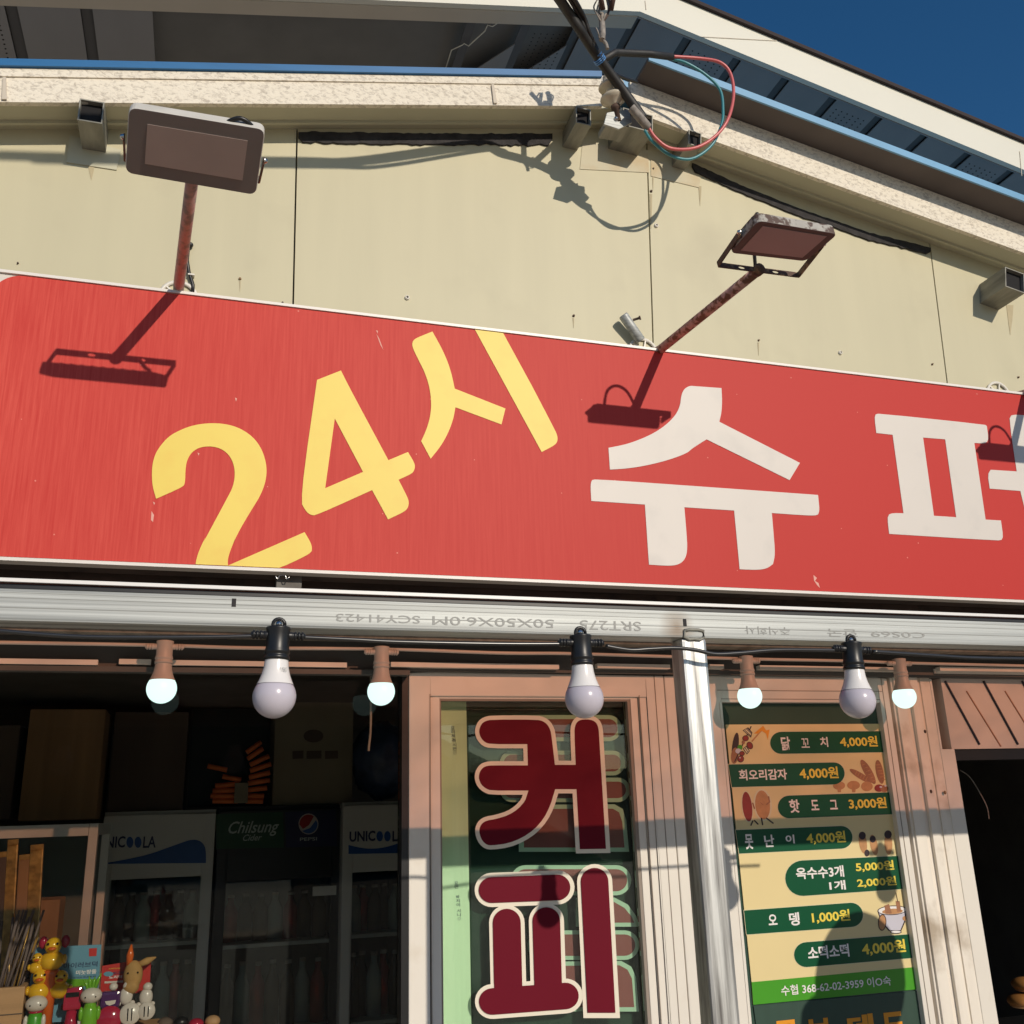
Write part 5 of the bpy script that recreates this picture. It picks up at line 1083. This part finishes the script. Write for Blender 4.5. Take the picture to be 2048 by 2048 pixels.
MB().prism(poly(ell((217, 1948), 10, 5), YT + .0394), (0, .0003, 0)).build('blue_print', 'card_blue', cb2)
MB().prism(poly([(209, 1963), (246, 1961), (246, 1965), (209, 1967)], YT + .0394), (0, .0003, 0)).build('slogan_bar', 'toy_white', cb2)
gf = thing('animal_toy', P(268, 1965, YT), 'tan long eared soft animal head in front of the red card', 'toy'); c = P(266, 1950, YT)
hd = MB().ball(c, (.020, .017, .030)).build('head', 'giraffe', gf)
MB().ball(c + Vector((-.002, -.006, -.022)), (.017, .016, .016)).build('muzzle', 'giraffe', hd)
for s, tip in ((-1, (-.008, 0, .062)), (1, (.045, .006, .032))):
    MB().tube([c + Vector((s * .010, 0, .020)), c + (Vector((s * .010, 0, .020)) + Vector(tip)) * .5, c + Vector(tip)], [.006, .008, .0015], 10).build('ear', 'beak' if s < 0 else 'giraffe', hd)
    MB().ball(c + Vector((s * .010, -.0145, .006)), .0022, 8, 6).build('eye', 'eye', hd)
pu = thing('monster_toy', P(220, 2000, YT - .01), 'purple block shaped toy with a white grin', 'toy'); c = P(221, 2000, YT - .01)
b = MB().box(c + Vector((-.020, -.012, -.014)), c + Vector((.020, .012, .018))).build('body', 'toy_purple', pu, bevel=.006)
MB().prism([c + Vector((x, -.0125, z)) for x, z in ((-.010, 0), (.012, .001), (.010, -.006), (0, -.009), (-.007, -.006))], (0, .0008, 0)).build('grin', 'toy_white', b)
MB().ball(c + Vector((.004, -.002, .026)), (.009, .008, .008), 12, 8).build('topknot', 'toy_white', pu)
for i, (x, y, lb) in enumerate([(252, 1992, 'pale bear shaped clip above the white disc'), (292, 1994, 'pale bear shaped clip at the right end of the toys')]):
    c = P(x, y, YT - .01); t = thing('bear_toy', c, lb, 'toy', 'pale bear clips')
    b = MB().ball(c, (.014, .010, .018)).build('body', 'toy_white', t); h = MB().ball(c + Vector((.002, 0, .020)), (.010, .009, .009)).build('head', 'toy_white', t)
    for s in (-1, 1): MB().ball(c + Vector((s * .014, 0, -.014)), (.006, .006, .005), 10, 6).build('foot', 'toy_white', b)
for i, (x, y, r, m, lb) in enumerate([(218, 2038, .026, 'toy_red', 'round crimson toy disc below the purple toy'), (260, 2028, .022, 'toy_white', 'white slotted disc toy below the pale bear'), (293, 2022, .018, 'toy_white', 'smaller white slotted disc at the right end of the toys')]):
    c = P(x, y, YT - .02); t = thing('disc_toy', c, lb, 'toy', 'disc toys')
    b = MB().lathe(c, [(0, .006), (r * .9, .006), (r, .003), (r, -.003), (r * .9, -.006), (0, -.006)], (0, -1, .1), 24).build('disc', m, t)
    if i:
        for s in (-1, 1): MB().box(c + Vector((s * .004 - .001, -.0078, -r * .55)), c + Vector((s * .004 + .001, -.0065, r * .55))).build('slot', 'eye', b)
# little row at the foot of the left window
for i, (x, y, m, nm) in enumerate([(330, 2046, 'card_dark', 'dark'), (362, 2044, 'fr_black', 'black'), (392, 2048, 'toy_red', 'dull red'), (425, 2042, 'pine', 'tan')]):
    c = P(x, y, YT + .05); t = thing('figurine_toy', c, '%s rounded figurine along the foot of the dark window' % nm, 'toy', 'figurines at the foot of the dark window')
    MB().ball(c, (.017, .016, .012)).build('head', m, t); MB().lathe(c, [(0, c.z * 0 - (c.z - zl + .0595)), (.014, -(c.z - zl + .0595)), (.010, -.01), (0, -.009)], seg=14).build('body', m, t)

# doorway on the right: bread and a pot on a counter in the dark
YD = 2.75
ctz = P(2040, 2100, YD).z
ck = thing('counter', (P(2040, 2060, YD).x + .3, YD + .2, .021), 'dark counter inside the doorway at the lower right', 'counter')
MB().box((P(1985, 2060, YD).x, YD - .1, ctz - .03), (P(1985, 2060, YD).x + .9, YD + .4, ctz)).build('top', 'fr_black', ck, bevel=.003); MB().box((P(1985, 2060, YD).x + .02, YD - .08, .021), (P(1985, 2060, YD).x + .88, YD + .38, ctz - .031)).build('cabinet', 'room', ck)
for i, (x, y, lb) in enumerate([(2054, 1969, 'upper golden bun stacked in the doorway'), (2046, 2002, 'lower golden bun under another in the doorway')]):
    c = P(x, y, YD); t = thing('bread_bun', c, lb, 'bread', 'buns stacked in the doorway')
    mb = MB(); mb.ball(c, (.045, .05, .022), 20, 12); mb.build('crust', 'bread', t); MB().lathe(c + Vector((0, 0, -.013)), [(0, -.004), (.035, -.004), (.040, 0), (.036, .003), (0, .003)], seg=20).build('bun_base', 'pine', t)
pt_ = thing('steel_pot', P(2030, 2060, YD - .05), 'steel pot with a pale lid in the doorway below the buns', 'pot'); c = P(2022, 2062, YD - .03); c2 = Vector((c.x + .02, YD - .02, ctz))
MB().lathe(c2, [(0, .001), (.045, .001), (.05, .01), (.05, .06), (.047, .06), (.047, .012), (0, .012)], seg=28).build('pot', 'steel', pt_)
MB().lathe(c2 + Vector((0, 0, .061)), [(.05, 0), (.052, .003), (.03, .008), (0, .010)], seg=28).build('lid', 'toy_white', pt_)
tag(MB().tube(smooth3(poly([(1920, 1540), (1940, 1555), (1962, 1590), (1974, 1615), (1978, 1638)], YF + .2)), .0016, 6).build('hanging_wire', 'rag'), 'thin grey wire dangling inside the dark doorway', 'wire')

# ------------------------------------------------------------------ power line at the ridge
YI2 = 2.02
ins = thing('spool_insulator', P(1232, 240, YI2), 'two tier porcelain spool insulator on a zinc bracket at the ridge', 'insulator')
c = P(1231, 214, YI2)
MB().lathe(c, [(0, .004), (.013, .004), (.0135, .006), (.030, .016), (.0365, .022), (.038, .027), (.0365, .031), (.020, .034), (.017, .038), (.017, .052), (.020, .056), (.0345, .059), (.0365, .063), (.0345, .068), (.022, .078), (.020, .088), (.019, .094), (0, .095)], (-.16, -.06, .98), 36).build('porcelain', 'porcelain', ins)
MB().lathe(c, [(0, .0035), (.013, .0035), (.013, -.006), (.008, -.008), (.008, -.045), (0, -.045)], (-.16, -.06, .98), 16).build('bolt', 'rust', ins)
bk = [P(1214, 225, YI2), P(1258, 218, YI2), P(1264, 245, YI2), P(1238, 258, YI2), P(1208, 248, YI2)]
b = MB().prism(bk, (0, .006, 0)).build('bracket', 'galv', ins, bevel=.001)
a0 = P(1236, 240, YI2); MB().box((a0.x - .03, YI2 + .0065, a0.z - .012), (a0.x + .035, 2.09, a0.z + .006)).build('bracket_foot', 'purlin', b)
MB().lathe(P(1232, 238, YI2), [(0, .008), (.005, .007), (.007, .003), (.007, 0)], (0, -1, -.3), 8).build('nut', 'metal', b)
sh_pts = [(1050, 313), (940, 306), (715, 322), (600, 323), (250, 318), (0, 311)]
cabp = [P(1287, 238, 2.0), P(1245, 180, 1.985), P(1200, 120, 1.95), P(1160, 60, 1.90), P(1120, 0, 1.85)]
for (x, y), L in zip(sh_pts[2:], (.62, .78, 1.25, 1.6)):
    cabp.append(P(x, y, YW) - SUN * L)
pw = thing('power_cable', P(1287, 238, 2.0), 'thick black service cable coming down from above to the ridge', 'cable')
MB().tube(smooth3(cabp), .0135, 12).build('main_cable', 'cable_old', pw)
off = [Vector((.044, 0, .004)), Vector((.072, .004, -.004))]
for k, o_ in enumerate(off):
    pts = [cabp[2] + Vector((.004, 0, .004))] + [p + o_ * min(1, .38 + .34 * i) for i, p in enumerate(cabp[3:])]
    MB().tube(smooth3(pts), .006, 10).build('side_cable', 'cable_old', pw)
MB().tube([cabp[2] + Vector((0, .004, -.004)), P(1230, 105, 1.98), P(1300, 108, 1.99), P(1345, 114, 2.0)], .010, 10).build('branch_cable', 'cable_old', pw)
MB().tube(smooth3([P(1200, 128, 1.99), P(1235, 150, 2.03), P(1275, 165, 2.06)]), .005, 8).build('lashing', 'cable', pw)
MB().tube(smooth3([P(1262, 215, 1.985), P(1282, 238, 1.99), P(1297, 256, 2.0)]), [.012] * 16 + [.009], 12).build('splice_tape', 'rag', pw)
wr = thing('loop_wire', P(1296, 254, 2.0), 'pink red insulated wire looping out of the cable end', 'wire')
MB().tube(smooth3([P(x, y, Y) for x, y, Y in [(1343, 113, 2.0), (1400, 117, 1.99), (1440, 125, 1.98), (1461, 148, 1.98), (1467, 190, 1.98), (1456, 238, 1.98), (1430, 273, 1.99), (1390, 296, 2.0), (1342, 297, 2.0), (1312, 277, 2.0), (1296, 254, 2.0)]]), .0048, 10).build('insulation', 'wire_red', wr)
wt_ = thing('loop_wire', P(1290, 262, 2.0), 'teal insulated wire looping inside the pink red one', 'wire')
MB().tube(smooth3([P(x, y, Y) for x, y, Y in [(1335, 117, 2.01), (1370, 125, 2.0), (1412, 150, 2.0), (1440, 180, 2.0), (1446, 220, 2.0), (1442, 252, 2.0), (1422, 292, 2.01), (1382, 318, 2.02), (1340, 310, 2.02), (1305, 283, 2.01), (1289, 260, 2.0)]]), .0042, 10).build('insulation', 'wire_teal', wt_)
ti = thing('wire_tie', P(1193, 112, 1.94), 'light blue wire tie knotted round the black cable', 'tie')
cc_ = cabp[2]; dirn = (cabp[3] - cabp[1]).normalized(); u_ = dirn.orthogonal().normalized(); v_ = dirn.cross(u_)
rg = MB()
for k in range(3): rg.tube([cc_ + dirn * (.005 * k - .004) + (u_ * math.cos(a) + v_ * math.sin(a)) * .0155 for a in [i * 2 * math.pi / 14 for i in range(15)]], .0018, 6)
rg.build('band', 'tie_blue', ti)
MB().tube([P(1196, 112, 1.93), P(1203, 104, 1.93), P(1200, 112, 1.925), P(1210, 116, 1.93)], .0016, 6).build('knot', 'tie_blue', ti)
pg = thing('twisted_wire', P(1205, 95, 1.96), 'frayed twist of grey and brown wire hanging beside the cable', 'wire')
MB().tube(smooth3([P(1202, 28, 1.9), P(1204, 48, 1.9), P(1205, 66, 1.9), P(1204, 80, 1.9)]), .0085, 10).build('wrapped_core', 'rag', pg)
for k in range(9):
    a = random.uniform(-1, 1); MB().tube(smooth3([P(1204 + 4 * a, 42, 1.895), P(1204 + 12 * a, 30, 1.89), P(1204 + 18 * a + random.uniform(-6, 6), 14 + random.uniform(-4, 10), 1.89), P(1206 + 10 * a, -6, 1.88)]), .0022, 6).build('strand', 'rust' if k % 2 else 'rag', pg)
MB().tube(smooth3([P(1206, 80, 1.9), P(1212, 88, 1.9), P(1215, 98, 1.9)]), .005, 8).build('tail', 'rag', pg)
MB().tube(smooth3([P(1192, 56, 1.895), P(1196, 64, 1.89), P(1199, 76, 1.895)]), .002, 6).build('strand', 'rag', pg)
for xx in (1206, 1222): MB().tube([P(xx, 20, 1.88), P(xx + (xx - 1214) * 1.2, -30, 1.85)], .007, 8).build('brown_tail', 'brownedge', pg)

# ------------------------------------------------------------------ a passer-by just outside the picture, whose shadow falls on the menu
def passer_by():
    hs = P(1745, 1985, YF) - SUN * .95; hx, hy, hz = hs
    t = thing('person', (hx, hy, 0), 'hooded person standing just outside the picture, seen only as a shadow on the menu', 'person')
    z = lambda k: hz * k / 1.62
    vs = [(0, 0, .95), (0, 0, 1.12), (0, 0, 1.32), (0, 0, 1.44), (-.01, 0, 1.52), (-.02, 0, 1.62), (-.01, 0, 1.70),
          (.17, 0, 1.38), (.24, .02, 1.12), (.26, -.05, .88), (.26, -.07, .80), (-.17, 0, 1.38), (-.24, .02, 1.12), (-.26, -.05, .88), (-.26, -.07, .80),
          (.09, 0, .88), (.10, -.01, .48), (.10, .02, .08), (.11, -.12, .04), (-.09, 0, .88), (-.10, .03, .48), (-.10, .05, .08), (-.11, -.08, .04), (-.10, 0, 1.60)]
    es = [(0, 1), (1, 2), (2, 3), (3, 4), (4, 5), (5, 6), (2, 7), (7, 8), (8, 9), (9, 10), (2, 11), (11, 12), (12, 13), (13, 14), (0, 15), (15, 16), (16, 17), (17, 18), (0, 19), (19, 20), (20, 21), (21, 22), (5, 23)]
    rad = [.15, .14, .16, .09, .07, .12, .11, .07, .05, .04, .035, .07, .05, .04, .035, .09, .065, .05, .04, .09, .065, .05, .04, .04]
    me = bpy.data.meshes.new('body'); me.from_pydata([(x, y, z(q)) for x, y, q in vs], es, []); o = bpy.data.objects.new('body', me); COL.objects.link(o)
    sk = o.modifiers.new('s', 'SKIN'); ss = o.modifiers.new('u', 'SUBSURF'); ss.levels = ss.render_levels = 1
    for i, r in enumerate(rad): me.skin_vertices[0].data[i].radius = (r, r)
    me.skin_vertices[0].data[0].use_root = True
    m2 = bpy.data.meshes.new_from_object(o.evaluated_get(bpy.context.evaluated_depsgraph_get())); bpy.data.objects.remove(o)
    for p in m2.polygons: p.use_smooth = True
    m2.materials.clear(); m2.materials.append(M['cloth']); b = bpy.data.objects.new('body', m2); COL.objects.link(b); b.parent = t
    hd = MB().ball((hx - .02, hy + .02, z(1.64)), (.125, .14, .15), 20, 14).build('hood', 'hair', t)
    MB().ball((hx - .13, hy + .02, z(1.57)), (.07, .06, .05), 16, 10).build('hood_brim', 'hair', t)
passer_by()
